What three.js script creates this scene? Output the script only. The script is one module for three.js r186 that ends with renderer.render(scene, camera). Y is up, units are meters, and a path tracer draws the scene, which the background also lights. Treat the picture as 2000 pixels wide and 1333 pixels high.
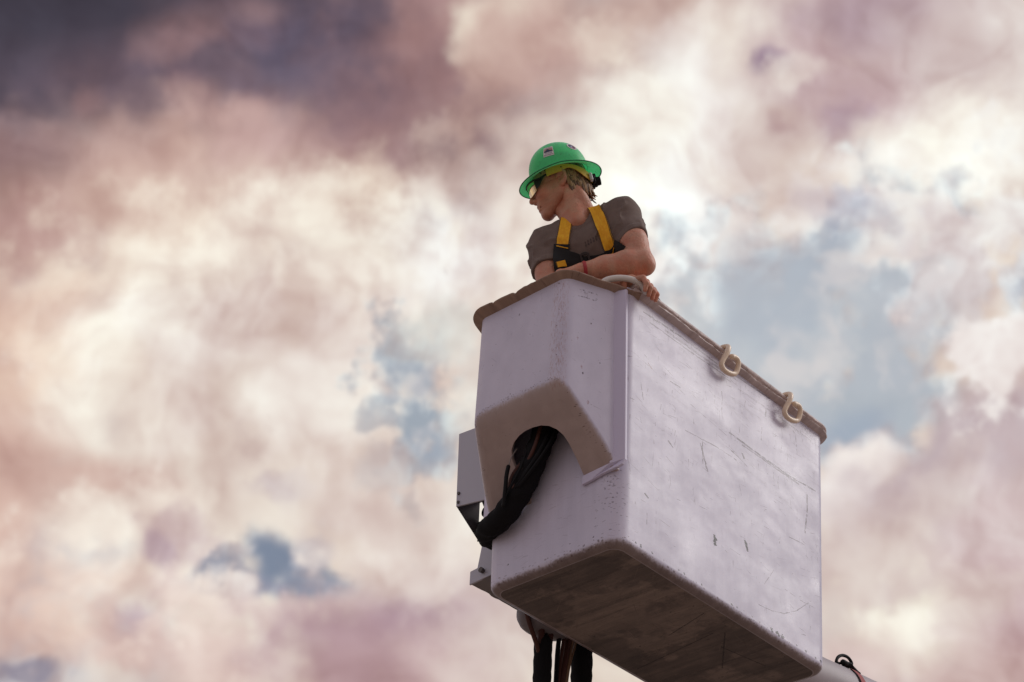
import * as THREE from 'three';
import { mergeGeometries, mergeVertices } from 'three/addons/utils/BufferGeometryUtils.js';
import { RoundedBoxGeometry } from 'three/addons/geometries/RoundedBoxGeometry.js';

// ───────────── camera, sky, sun, exposure ─────────────
const scene = new THREE.Scene();
const camera = new THREE.PerspectiveCamera(2 * Math.atan(666.5 / 3800) * 180 / Math.PI, 1024 / 682, 0.1, 4000);
camera.position.set(0, 1.6, 0);
camera.rotation.order = 'YXZ';
camera.rotation.set(0.62752, 0, 0.06672);

const renderer = new THREE.WebGLRenderer({ antialias: true });
renderer.toneMapping = THREE.LinearToneMapping;
renderer.toneMappingExposure = 1.0;
renderer.shadowMap.enabled = true;

const SUN_AZ = 82, SUN_EL = 40;                       // degrees right of the view direction, above the horizon
const rad = Math.PI / 180;
const sun = new THREE.DirectionalLight(new THREE.Color(1.0, 0.955, 0.91), 1.3);
sun.position.set(Math.sin(SUN_AZ * rad) * Math.cos(SUN_EL * rad), Math.sin(SUN_EL * rad), -Math.cos(SUN_AZ * rad) * Math.cos(SUN_EL * rad)).multiplyScalar(30).add(new THREE.Vector3(0.6, 5.5, -6.3));
sun.target.position.set(0.6, 5.5, -6.3);
sun.castShadow = true; sun.shadow.radius = 64; sun.shadow.mapSize.set(2048, 2048);
Object.assign(sun.shadow.camera, { left: -4, right: 4, top: 4, bottom: -4, near: 1, far: 60 });
scene.add(sun, sun.target);

// ───────────── noise and random numbers ─────────────
function rng(seed) { let s = seed >>> 0; return () => { s = (s + 0x6d2b79f5) | 0; let t = Math.imul(s ^ (s >>> 15), 1 | s); t = (t + Math.imul(t ^ (t >>> 7), 61 | t)) ^ t; return ((t ^ (t >>> 14)) >>> 0) / 4294967296; }; }
const hash = (x, y, z) => { let h = Math.imul(x, 374761393) ^ Math.imul(y, 668265263) ^ Math.imul(z, 2147483647 - 1274126177); h = Math.imul(h ^ (h >>> 13), 1274126177); return ((h ^ (h >>> 16)) >>> 0) / 4294967296; };
function noise(x, y, z) {
  const i = Math.floor(x), j = Math.floor(y), k = Math.floor(z); let u = x - i, v = y - j, w = z - k;
  u = u * u * u * (u * (u * 6 - 15) + 10); v = v * v * v * (v * (v * 6 - 15) + 10); w = w * w * w * (w * (w * 6 - 15) + 10);
  const a = hash(i, j, k), b = hash(i + 1, j, k), c = hash(i, j + 1, k), d = hash(i + 1, j + 1, k), e = hash(i, j, k + 1), f = hash(i + 1, j, k + 1), g = hash(i, j + 1, k + 1), h = hash(i + 1, j + 1, k + 1);
  const p = a + (b - a) * u, q = c + (d - c) * u, r = e + (f - e) * u, s = g + (h - g) * u, m = p + (q - p) * v, n = r + (s - r) * v;
  return (m + (n - m) * w) * 2 - 1;
}
function fbm(x, y, z, o = 4, gain = 0.5) { let s = 0, a = 1, t = 0; for (let i = 0; i < o; i++) { s += a * noise(x, y, z); t += a; a *= gain; const c = x * 1.96 + y * 0.4 + 11.3, d = y * 1.96 - x * 0.4 + 5.7; x = c; y = d; z = z * 2.02 + 3.1; } return s / t; }
const clamp = (x, a, b) => Math.min(b, Math.max(a, x)), smooth = (a, b, x) => { const t = clamp((x - a) / (b - a), 0, 1); return t * t * (3 - 2 * t); }, mix = (a, b, t) => a + (b - a) * t;
const srgb = (r, g, b) => [r, g, b].map((v) => (v /= 255) <= 0.04045 ? v / 12.92 : Math.pow((v + 0.055) / 1.055, 2.4));

// ───────────── the sky: broken cloud at the end of the day ─────────────
// Each cloud mass or gap: azimuth and height of its middle, half width, half height, tilt (degrees), colour, cover, softness, raggedness.
const MASSES = [
  [-.01,36.05,22.62,15.83,4,225,209,197,.96,.6,.2], [-4.66,37.22,8.44,4.07,16,238,227,216,.8,1.2,.6], [6.11,41.17,4.98,5.73,4,240,232,223,.85,1.1,.5], [-12.06,42.03,14.32,4.07,22,160,131,131,1,1,.4],
  [-6.67,42.3,5.73,2.86,26,148,120,125,1,1,.4], [-3.97,44.64,2.71,1.96,24,163,128,126,.9,1,.5], [-9.76,43.42,3.17,2.26,14,128,106,116,.85,1,.55], [-19.48,42.25,8.44,3.77,24,78,71,83,1,1,.35],
  [-14.01,41.86,3.62,1.36,14,108,92,104,.8,1.1,.5], [-18.23,38.62,3.92,1.51,24,136,112,118,.8,1,.5], [-9.93,44.14,2.41,1.51,-16,96,88,106,.9,1,.5], [-12.84,44.15,1.66,.9,4,120,98,108,.7,1,.6],
  [-14.14,43.33,1.06,.6,34,158,126,128,.75,1,.8], [-11.3,44.61,.9,.45,4,150,124,128,.8,1,.6], [-18.65,43.78,3.92,1.81,14,70,66,78,.9,.8,.4], [-12.73,41.55,.9,.53,-26,118,92,104,.8,1,.6],
  [-10.97,41.67,.9,.42,14,172,138,136,.7,1,.7], [-16.84,40.79,.51,.42,64,150,122,124,.8,1,.6], [-15.5,38.27,6.03,1.81,18,206,174,161,.85,1.2,.5], [-13.68,39.96,3.02,1.36,18,200,166,156,.7,1.2,.5],
  [-18.07,36.39,2.56,1.81,14,180,142,138,.85,1.1,.6], [-18.89,38.92,2.41,.9,22,148,120,122,.8,1.2,.5], [-9.05,40.21,2.56,1.06,-21,186,152,148,.7,1,.6], [-6.43,40.97,1.81,1.06,24,170,136,134,.6,1.1,.6],
  [-12.2,38.7,3.62,1.21,14,214,188,175,.7,1.2,.6], [-18.2,33.95,2.11,2.11,4,222,191,174,.9,1.2,.4], [-14.42,37.11,3.02,1.21,24,234,216,200,.7,1.2,.7], [-16.25,35.78,2.11,.68,16,236,222,206,.7,1.1,.7],
  [-16.24,35.11,2.11,.9,14,218,186,170,.6,1.2,.7], [-7.1,39.24,1.36,.75,34,232,216,198,.6,1.1,.8], [-5.44,40.4,.53,.9,24,226,206,190,.7,1.1,.7], [-6.19,38.43,1.66,.75,24,222,204,186,.5,1.1,.8],
  [-2.89,38.28,1.96,1.66,64,243,240,238,.8,1.1,.6], [-9.19,37.17,3.92,1.66,14,240,229,217,.7,1.2,.7], [-9.92,35.25,2.86,1.06,9,243,236,229,.7,1.2,.7], [-2.43,40.88,1.66,1.06,14,228,214,202,.5,1.2,.7],
  [-1.4,45.19,.83,1.21,-56,234,220,203,.85,1.1,.7], [1.05,44.94,2.56,1.66,14,204,175,165,.85,1.1,.6], [2.95,44.77,1.06,.68,24,226,210,196,.7,1,.8], [.28,44.17,1.36,.9,4,198,166,158,.6,1.1,.7],
  [-1.53,43.63,1.66,.9,44,196,166,156,.55,1.1,.7], [6.09,45.68,2.41,.9,-6,206,180,170,.85,1.1,.6], [8.37,44.69,1.51,1.36,44,240,231,221,.8,1.1,.6], [10.87,45.03,1.66,1.21,24,228,215,205,.7,1.1,.6],
  [13.68,44.42,3.02,2.11,-16,190,164,166,.9,1.1,.5], [14.62,45.51,2.26,.9,4,170,146,156,.8,1.1,.5], [12.55,43.04,2.41,1.36,-11,190,163,166,.85,1,.6], [10.76,43.28,1.06,.75,-26,196,172,174,.8,1,.7],
  [12.39,42.38,.9,.68,-46,168,142,156,.75,1,.7], [9.69,44.09,.45,.33,-16,146,122,142,.9,.9,.7], [10.81,44.04,.9,.33,4,214,196,190,.7,1,.8], [17.69,44.35,1.96,1.66,4,204,186,184,.8,1.1,.5],
  [19.32,44.59,.9,.9,4,226,214,208,.7,1.1,.6], [18.58,42.65,1.96,1.51,4,216,202,198,.7,1.1,.6], [7.52,42.94,1.21,2.26,34,247,243,239,.8,1.1,.6], [4.89,42.51,1.66,1.36,24,240,232,222,.6,1.1,.7],
  [9.48,41.56,1.36,1.66,24,232,222,214,.7,1.1,.8], [6.31,38.93,1.81,2.56,4,247,245,243,.85,1,.4], [15.69,41.33,2.26,1.66,24,240,230,219,.8,1.1,.6], [16.48,40.09,1.96,1.21,14,248,243,236,.85,1.1,.6],
  [13.32,40.78,1.66,.9,14,240,232,226,.7,1.1,.7], [11.85,36.4,3.92,3.02,-4,180,186,194,1,.8,.7], [8.46,36.81,2.64,1.73,-21,194,197,201,.9,.7,.7], [11.25,38.52,1.81,1.36,34,172,179,190,.9,.7,.8],
  [12.26,39.51,.6,.75,24,160,166,186,.7,.8,.8], [12.75,33.98,2.86,.9,-1,176,183,191,.95,.7,.6], [11.82,33.28,1.36,.75,24,160,171,186,.9,.8,.5], [15.33,36.79,1.36,1.81,4,184,189,197,.8,.8,.7],
  [18.18,36.68,.75,1.36,4,172,180,194,.8,.8,.8], [18.42,38.86,.42,.75,24,182,174,184,.7,.9,.8], [8.21,38.16,1.36,.9,39,230,222,218,.95,.6,.9], [10.16,39.45,1.66,1.06,39,236,229,224,.95,.6,.9],
  [14.29,39.08,1.66,1.21,-6,236,229,224,.95,.6,.9], [15.97,37.62,1.36,1.06,-31,226,218,217,.95,.6,.9], [17.37,38.53,1.21,1.81,4,236,230,226,.9,.8,.8], [16.54,36.39,.75,.54,-56,214,208,210,.8,.7,.9],
  [11.73,40.05,1.06,.48,-26,212,202,206,.6,.9,.9], [13,37.09,1.81,.45,24,192,196,202,.5,1,.9], [16.24,36.86,1.21,.9,4,220,213,213,.85,1,.7], [17.19,35.31,1.51,1.13,-6,237,230,226,1,.55,.7],
  [17.82,34.22,1.36,.9,4,226,214,211,.9,.8,.7], [15.03,30.77,5.43,2.86,4,203,184,182,1,.5,.4], [12.46,32.51,.93,.75,14,230,217,212,1,.5,.6], [11.54,31.66,1.06,.9,44,224,210,207,.9,.8,.6],
  [14.86,32.39,2.26,1.06,14,188,171,176,.85,1,.6], [17.12,32.82,1.21,.9,4,196,180,184,.8,1,.6], [13.53,30.84,1.66,1.06,4,196,177,178,.7,1.1,.7], [12.4,29.28,2.26,1.51,4,218,202,194,.8,1.2,.7],
  [13.93,27.91,2.26,1.13,14,234,224,208,.9,1,.7], [13.59,27.7,1.06,.54,4,243,234,222,.8,1,.7], [14.94,31.5,1.06,.83,34,216,200,194,.6,1,.8], [16.72,29.64,1.66,1.81,4,208,186,186,.8,1.1,.6],
  [16.68,27.33,1.66,1.81,4,198,170,172,.85,1.1,.5], [11.58,26.83,1.36,.9,4,210,186,182,.8,1.1,.6], [14.55,25.87,3.62,1.06,4,202,176,172,.85,1.1,.5], [16.08,28.38,.9,.6,24,214,198,190,.5,1,.8],
  [-14.64,33.14,3.17,1.36,14,241,229,216,.85,1.2,.6], [-16.88,33.02,1.36,1.06,24,226,196,176,.7,1.2,.6], [-16.58,28.9,1.66,3.92,4,213,178,165,.85,1.2,.4], [-14.66,30.52,2.86,.6,7,204,172,161,.9,1,.6],
  [-12.64,30.63,1.36,.51,-1,212,186,176,.7,1,.7], [-13.03,29.37,2.26,.9,19,239,226,214,.8,1.1,.7], [-11.65,32.43,2.26,.9,4,240,230,219,.6,1.2,.7], [-7.12,33.94,3.62,1.66,4,241,233,225,.7,1.2,.7],
  [-8.53,31.81,1.13,.9,-36,204,184,177,.8,1,.9], [-8.08,31.26,.68,.6,-46,184,165,170,.75,1,.9], [-7.14,30.85,.68,.53,-36,192,174,176,.7,1,.9], [-13.59,27.5,2.26,1.06,14,228,202,189,.8,1.1,.6],
  [-10.94,29.09,1.13,.75,-6,198,174,174,.85,.9,.9], [-11.19,28.68,.53,.33,-26,176,152,162,.7,1,.9], [-10,28.62,.9,.45,-16,204,182,180,.7,1,.9], [-7.02,29.06,1.06,1.15,4,124,134,153,1,.6,.65],
  [-6.07,28.42,1.09,.66,-6,134,143,161,.95,.6,.7], [-9.1,28.32,.9,.51,19,130,136,154,1,.6,.7], [-7.89,28.17,1.06,.51,4,138,143,161,.9,.6,.7], [-6.17,29.68,.6,.75,-26,176,164,172,.7,.9,.9],
  [-10.46,27.97,.75,.6,4,232,214,204,.7,.9,.8], [-11.43,26.65,.6,.54,64,166,146,162,.75,1,.9], [-11.82,26.16,1.66,.9,54,200,172,170,.7,1,.8], [-14.62,25.72,2.26,1.21,4,222,190,176,.8,1.1,.6],
  [-14.42,24.57,1.13,.51,4,142,136,152,.95,.7,.7], [-9.13,25.78,2.41,.9,4,214,186,178,.8,1.1,.7], [-9.07,27.26,1.66,.9,34,230,210,200,.8,1,.8], [-7.09,27.35,1.36,.6,14,226,206,198,.85,.7,.9],
  [-5.45,27.67,1.06,.6,19,218,196,192,.8,.8,.9], [-3.03,27.14,4.07,1.81,9,174,144,151,1,1,.5], [-4.21,25.86,3.32,.9,4,188,158,162,.9,1.1,.5], [-1.91,27.67,1.21,.6,4,168,142,154,.6,1.1,.6],
  [-.97,26.56,1.81,1.06,4,206,182,178,.7,1.1,.6], [-2.94,29.38,2.56,1.06,9,226,211,203,.8,1.1,.7], [-4.84,30.71,2.26,1.21,4,233,221,213,.8,1.1,.8], [-3.09,33.73,1.18,2.04,9,158,167,178,1,.8,.9],
  [-2.42,32.57,1.06,.96,-6,160,169,182,.95,.8,.9], [-3.28,34.54,.75,1.06,24,160,168,180,.9,.8,.8], [-4.59,33.37,.6,.45,14,186,182,184,.8,.7,.9], [-4.05,32.06,.9,.6,24,206,198,196,.7,.8,.9],
  [-2.46,36.2,.9,.75,34,206,201,195,.75,1,.9], [-1.53,34.45,.75,1.81,4,228,222,214,.7,1,.8], [-1.89,30.96,1.81,1.06,4,230,219,210,.7,1.1,.7], [3.2,26.47,3.92,.9,14,226,212,198,.8,1.2,.6],
  [.32,27.22,1.66,1.06,4,216,200,192,.7,1.1,.6], [8.73,36.51,1.96,1.21,-26,190,195,201,.9,.9,.6], [10.45,37.65,1.81,1.36,29,176,183,193,.85,.9,.65], [17.28,35.3,1.66,1.24,-6,241,234,230,1,.55,.7]
].map(([az, el, rx, ry, t, r, g, b, o, so, rg], i) => { const q = srgb(r, g, b); return { az, el, rx, ry, ct: Math.cos(t * rad), st: Math.sin(t * rad), ce: Math.cos(el * rad), q, o, so, rg, i, reach: Math.max(rx, ry) * 2.6 }; });
const SHRED = srgb(226, 217, 214), CREAM = srgb(233, 221, 209), PINK = srgb(210, 180, 168), MAUVE = srgb(166, 142, 156), SLATE = srgb(106, 102, 122), BLUE = srgb(160, 173, 194);
function skyColour(az, el) {
  const x = Math.sin(az * rad) * Math.cos(el * rad), y = Math.sin(el * rad), z = -Math.cos(az * rad) * Math.cos(el * rad);
  // the general cover, the same all round
  const h = 1 / (0.35 + Math.max(0, y)), gx = x * h * 2.4, gz = z * h * 2.4;
  const big = fbm(gx + 3.1, gz - 1.7, 2.2, 4), thick = fbm(gx * 1.3 - 7.4, gz * 1.3 + 2.6, 5.1, 4), gap = fbm(gx * 1.9 + 21, gz * 1.9 + 4, 9.4, 4);
  const out = [0, 0, 0], m1 = smooth(-0.3, 0.3, big), m2 = smooth(-0.35, 0.3, thick), m3 = smooth(0.05, 0.5, thick), m4 = smooth(-0.05, 0.25, gap);
  for (let c = 0; c < 3; c++) { let v = mix(CREAM[c], PINK[c], m1); v = mix(v, MAUVE[c], m2 * 0.8); v = mix(v, SLATE[c], m3 * 0.7); out[c] = mix(v, BLUE[c], m4); }
  if (el < 12 || el > 64 || Math.abs(az) > 44) return out;
  // the masses in this quarter of the sky, ragged at their edges
  const wx = fbm(x * 16, y * 16, z * 16, 4) * 1.5, wy = fbm(x * 16 + 40, y * 16, z * 16, 4) * 1.5;
  const n1 = fbm(x * 30, y * 30, z * 30 + 7, 4, 0.5), n2 = fbm(x * 36 + 19, y * 36 - 8, z * 36, 4, 0.52), n3 = fbm(x * 62 + 3, y * 62, z * 62 - 9, 4, 0.55);
  let clear = 0;
  for (const m of MASSES) {
    const dx = (az + wx * Math.min(1, m.rx * 0.35) - m.az) * m.ce, dy = el + wy * Math.min(1, m.ry * 0.35) - m.el;
    if (Math.abs(dx) > m.reach || Math.abs(dy) > m.reach) continue;
    const a = (dx * m.ct + dy * m.st) / m.rx, b = (dy * m.ct - dx * m.st) / m.ry, d = Math.sqrt(a * a + b * b);
    const n = (m.i % 3 === 0 ? n1 : m.i % 3 === 1 ? n2 : 0.6 * n3 + 0.5 * n1) * 1.6 + (m.rg > 0.65 ? n3 * 0.9 : 0);
    const k = m.o * smooth(-0.62 * m.so, 0.72 * m.so, 1.0 - d + m.rg * n);
    if (k > 0) { for (let c = 0; c < 3; c++) out[c] = mix(out[c], m.q[c], k); clear = mix(clear, m.q[2] > m.q[0] * 1.02 && m.q[1] > 0.2 ? 1 : 0, k); }
  }
  // billows: thicker and thinner cloud, and its own relief, lit from the right and above
  const bill = (p, q, r) => { let s = 0, w = 1, f = 1, tot = 0; for (let o = 0; o < 4; o++) { s += w * Math.abs(noise(p * f + o * 7.1, q * f - o * 3.7, r * f)); tot += w; w *= 0.55; f *= 2.03; } return s / tot; };
  const F = 13, ux = (x + wx * 0.016) * F, uy = (y + wy * 0.016) * F, uz = z * F, relief = bill(ux, uy, uz) - bill(ux + 0.17, uy + 0.14, uz), tone = fbm(ux * 1.15 + 31, uy * 1.15, uz * 1.15 - 12, 5, 0.52), puff = bill(ux * 0.8 + 9, uy * 0.8, uz * 0.8) - 0.27;
  const v = Math.max(0.4, 1 + (1 - 0.85 * clear) * (clamp(0.55 * relief, -0.14, 0.12) + 0.42 * tone + 0.3 * puff));
  const lum = clamp(out[1] * 2.2, 0, 1), edge = 4 * clear * (1 - clear), crisp = clamp(edge * 0.9 * (bill(ux * 2.6, uy * 2.6, uz * 2.6) - bill(ux * 2.6 + 0.2, uy * 2.6 + 0.17, uz * 2.6)), -0.12, 0.14), fine = clamp(0.45 * (bill(ux * 2.3 + 4, uy * 2.3, uz * 2.3) - bill(ux * 2.3 + 4.22, uy * 2.3 + 0.18, uz * 2.3)), -0.07, 0.07) * smooth(-0.25, 0.35, fbm(x * 8 - 3, y * 8, z * 8 + 2, 2)) * (1 - clear), v2 = v + crisp + fine + 0.05 * n3 * (1 - clear);
  out[0] *= Math.pow(v2, mix(0.92, 0.68, lum)); out[1] *= v2; out[2] *= v2;
  // thin shreds of cloud drifting across the gaps
  const shred = clear * smooth(-0.08, 0.5, fbm((x + wx * 0.02) * 44, (y + wy * 0.02) * 44, z * 44 + 17, 4, 0.55) + 0.35 * n1) * 0.5 * (0.3 + 0.7 * smooth(0.25, 0.48, out[1]));
  for (let c = 0; c < 3; c++) out[c] = mix(out[c], SHRED[c], shred);
  return out;
}
{
  const W = 4096, Hh = 2048, data = new Float32Array(W * Hh * 4), cw = 1024, ch = 512, coarse = new Float32Array(cw * ch * 3);
  const azOf = (i, n) => { let a = ((i + 0.5) / n - 0.5) * 360 + 90; return a > 180 ? a - 360 : a; };
  for (let j = ch / 2; j < ch; j++) for (let i = 0; i < cw; i++) coarse.set(skyColour(azOf(i, cw), ((j + 0.5) / ch - 0.5) * 180), (j * cw + i) * 3);
  for (let i = 0; i < cw; i++) for (let j = 0; j < ch / 2; j++) coarse.set([0.30, 0.26, 0.24], (j * cw + i) * 3);
  for (let j = 0; j < Hh; j++) {
    const el = ((j + 0.5) / Hh - 0.5) * 180, v = clamp((j + 0.5) / 4 - 0.5, 0, ch - 1), j0 = Math.floor(v), j1 = Math.min(ch - 1, j0 + 1), fv = v - j0;
    for (let i = 0; i < W; i++) {
      const az = azOf(i, W), o = (j * W + i) * 4;
      let c;
      if (el > 20 && el < 52 && Math.abs(az) < 26) c = skyColour(az, el);
      else {
        const u = (i + 0.5) / 4 - 0.5 + cw, i0 = Math.floor(u) % cw, i1 = (i0 + 1) % cw, fu = u - Math.floor(u); c = [0, 0, 0];
        for (let k = 0; k < 3; k++) c[k] = mix(mix(coarse[(j0 * cw + i0) * 3 + k], coarse[(j0 * cw + i1) * 3 + k], fu), mix(coarse[(j1 * cw + i0) * 3 + k], coarse[(j1 * cw + i1) * 3 + k], fu), fv);
      }
      data[o] = c[0]; data[o + 1] = c[1]; data[o + 2] = c[2]; data[o + 3] = 1;
    }
  }
  const t = new THREE.DataTexture(data, W, Hh, THREE.RGBAFormat, THREE.FloatType);
  t.mapping = THREE.EquirectangularReflectionMapping; t.magFilter = t.minFilter = THREE.LinearFilter; t.wrapS = THREE.RepeatWrapping; t.needsUpdate = true;
  scene.background = t; scene.environment = t;
}

// ───────────── helpers ─────────────
const TURN = 45.5477 * rad, ORIGIN = new THREE.Vector3(0.609, 4.906, -6.309);   // the bucket's own axes: x along its length, z out of its long side, y up, from the middle of its bottom
const toWorld = (x, y, z) => new THREE.Vector3(x, y, z).applyAxisAngle(new THREE.Vector3(0, 1, 0), TURN).add(ORIGIN);
const taken = new Map();
const numbered = (n) => { const k = taken.get(n) ?? 0; taken.set(n, k + 1); return k ? n + '_' + String(k).padStart(3, '0') : n; };
function thing(name, label, category, base = [0, 0, 0], group) {                // a Group at the thing's base, in the bucket's axes
  const o = new THREE.Group(); o.name = numbered(name); o.position.copy(toWorld(...base)); o.rotation.y = TURN;
  o.userData = { label, category, base }; if (group) o.userData.group = group; delete o.userData.base; o.userData.label = label;
  o.shift = base; scene.add(o); return o;
}
function part(name, geometry, material, parent, label) {                        // geometry is given in the bucket's axes
  let top = parent, s = null; while (top) { if (top.shift) { s = top.shift; break; } top = top.parent; }
  if (s) geometry.translate(-s[0], -s[1], -s[2]);
  const m = new THREE.Mesh(geometry, material); m.name = name; if (label) m.userData.label = label; parent.add(m); return m;
}
const vec = (a) => new THREE.Vector3(a[0], a[1], a[2]);
function grid(nu, nv, fn, uv) {
  const p = [], t = [], ix = [];
  for (let j = 0; j <= nv; j++) for (let i = 0; i <= nu; i++) { const q = fn(i / nu, j / nv); p.push(q[0], q[1], q[2]); const w = uv ? uv(i / nu, j / nv) : [i / nu, j / nv]; t.push(w[0], w[1]); }
  for (let j = 0; j < nv; j++) for (let i = 0; i < nu; i++) { const a = j * (nu + 1) + i, b = a + 1, c = a + nu + 1, d = c + 1; ix.push(a, b, d, a, d, c); }
  const g = new THREE.BufferGeometry(); g.setAttribute('position', new THREE.Float32BufferAttribute(p, 3)); g.setAttribute('uv', new THREE.Float32BufferAttribute(t, 2)); g.setIndex(ix); g.computeVertexNormals(); return g;
}
function tube(pts, r, seg = 40, sides = 10, wobble) {
  const c = new THREE.CatmullRomCurve3(pts.map(vec), false, 'centripetal'), g = new THREE.TubeGeometry(c, seg, 1, sides, false), p = g.attributes.position, n = g.attributes.normal;
  for (let i = 0; i <= seg; i++) { const q = c.getPointAt(i / seg); for (let j = 0; j <= sides; j++) { const k = i * (sides + 1) + j; let R = typeof r === 'function' ? r(i / seg) : r; if (wobble) R *= 1 + wobble(i / seg, j / sides); p.setXYZ(k, q.x + n.getX(k) * R, q.y + n.getY(k) * R, q.z + n.getZ(k) * R); } }
  const L = c.getLength(), t = g.attributes.uv; for (let k = 0; k < t.count; k++) t.setXY(k, t.getX(k) * L, t.getY(k) * 0.2);
  const caps = [];
  for (const e of [0, 1]) { const R = typeof r === 'function' ? r(e) : r, q = c.getPointAt(e), d = c.getTangentAt(e).multiplyScalar(e ? 1 : -1), s = new THREE.SphereGeometry(R, sides, 5, 0, Math.PI * 2, 0, Math.PI / 2); s.applyQuaternion(new THREE.Quaternion().setFromUnitVectors(new THREE.Vector3(0, 1, 0), d)); s.translate(q.x, q.y, q.z); caps.push(s); }
  if (wobble) g.computeVertexNormals();
  return mergeGeometries([g, ...caps]);
}
function cyl(a, b, r0, r1 = r0, sides = 20) {
  const A = vec(a), B = vec(b), d = B.clone().sub(A), g = new THREE.CylinderGeometry(r1, r0, d.length(), sides, 1); g.applyQuaternion(new THREE.Quaternion().setFromUnitVectors(new THREE.Vector3(0, 1, 0), d.clone().normalize())); const m = A.add(B).multiplyScalar(0.5); g.translate(m.x, m.y, m.z); return g;
}
function box(x0, x1, y0, y1, z0, z1, r = 0.003) { const g = new RoundedBoxGeometry(x1 - x0, y1 - y0, z1 - z0, 2, Math.min(r, (x1 - x0) / 2.1, (y1 - y0) / 2.1, (z1 - z0) / 2.1)); g.translate((x0 + x1) / 2, (y0 + y1) / 2, (z0 + z1) / 2); return g; }
function sweep(path, profile, closed, jitter) {                                 // path: points with outward normals in the xz plane; profile: [out, y]
  const n = path.length, k = profile.length, g = grid(k, closed ? n : n - 1, (u, v) => { const i = Math.round(v * (closed ? n : n - 1)), p = path[i % n], a = Math.round(u * k) % k, [o, y] = profile[a], j = jitter ? jitter(p.s, a) : [0, 0]; return [p.x + p.nx * (o + j[0]), y + j[1], p.z + p.nz * (o + j[0])]; }, (u, v) => [path[Math.round(v * (closed ? n : n - 1)) % n].s ?? v, u * 0.15]);
  const out = [g];
  if (!closed) for (const i of [0, n - 1]) { const p = path[i], sh = new THREE.Shape(profile.map(([o, y], a) => { const j = jitter ? jitter(p.s, a) : [0, 0]; return new THREE.Vector2(o + j[0], y + j[1]); })), c = new THREE.ShapeGeometry(sh), q = c.attributes.position; for (let m = 0; m < q.count; m++) { const o = q.getX(m), y = q.getY(m); q.setXYZ(m, p.x + p.nx * o, y, p.z + p.nz * o); } c.computeVertexNormals(); out.push(c); }
  return mergeGeometries(out.map((q) => { for (const a of Object.keys(q.attributes)) if (!['position', 'normal', 'uv'].includes(a)) q.deleteAttribute(a); return q; }));
}
function canvas(w, h, draw, colour = true) { const c = document.createElement('canvas'); c.width = w; c.height = h; draw(c.getContext('2d'), w, h); const t = new THREE.CanvasTexture(c); if (colour) t.colorSpace = THREE.SRGBColorSpace; t.wrapS = t.wrapT = THREE.RepeatWrapping; return t; }
const rgb = (r, g, b, a = 1) => 'rgba(' + r + ',' + g + ',' + b + ',' + a + ')';
function noisePaint(ctx, w, h, fn) { const im = ctx.createImageData(w, h); for (let y = 0; y < h; y++) for (let x = 0; x < w; x++) { const c = fn(x, y), o = (y * w + x) * 4; im.data[o] = c[0]; im.data[o + 1] = c[1]; im.data[o + 2] = c[2]; im.data[o + 3] = 255; } ctx.putImageData(im, 0, 0); }
function scratch(ctx, pts, wd, colour, alpha, R, rough = 0.4, bold = 1) {                 // a scuff: several broken strokes beside one another
  const strands = Math.max(1, Math.round(wd / 1.4));
  for (let s = 0; s < strands; s++) {
    const off = strands > 1 ? (s / (strands - 1) - 0.5) * wd : 0;
    for (let i = 0; i < pts.length - 1; i++) {
      const [x0, y0] = pts[i], [x1, y1] = pts[i + 1], L = Math.hypot(x1 - x0, y1 - y0) || 1, nx = -(y1 - y0) / L, ny = (x1 - x0) / L, n = Math.max(1, Math.round(L / 9));
      for (let k = 0; k < n; k++) { if (R() < rough * 0.6) continue; const a = k / n, b = (k + 1.1) / n, o = off + (R() - 0.5) * 1.1; ctx.strokeStyle = colour.replace('A', String(alpha * (0.35 + 0.65 * R()))); ctx.lineWidth = (0.7 + R() * 1.1) * bold; ctx.beginPath(); ctx.moveTo(mix(x0, x1, a) + nx * o, mix(y0, y1, a) + ny * o); ctx.lineTo(mix(x0, x1, b) + nx * o, mix(y0, y1, b) + ny * o); ctx.stroke(); }
    }
  }
}
function blot(ctx, x, y, r, colour, R, n = 14) { for (let i = 0; i < n; i++) { const a = R() * 6.283, d = R() * r; ctx.fillStyle = colour; ctx.beginPath(); ctx.ellipse(x + Math.cos(a) * d * 0.7, y + Math.sin(a) * d, r * (0.12 + 0.3 * R()), r * (0.12 + 0.4 * R()), R() * 3, 0, 6.283); ctx.fill(); } }
const std = (o) => new THREE.MeshStandardMaterial(o), phys = (o) => new THREE.MeshPhysicalMaterial(o);
const C = (r, g, b) => new THREE.Color().setRGB(r, g, b);

// ───────────── ground ─────────────
{
  const tex = canvas(512, 512, (ctx, w, h) => { const R = rng(5); noisePaint(ctx, w, h, (x, y) => { const a = x / w * 6.2832, b = y / h * 6.2832, n = fbm(Math.cos(a) * 2 + 9, Math.sin(a) * 2 + Math.cos(b) * 2, Math.sin(b) * 2, 5) * 40 + (R() - 0.5) * 34; return [138 + n, 122 + n, 110 + n]; }); });
  tex.repeat.set(300, 300);
  const g = new THREE.Mesh(new THREE.PlaneGeometry(1800, 1800).rotateX(-Math.PI / 2), std({ map: tex, roughness: 0.95 })); g.name = 'ground'; g.userData.kind = 'structure'; scene.add(g);
}

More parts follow.
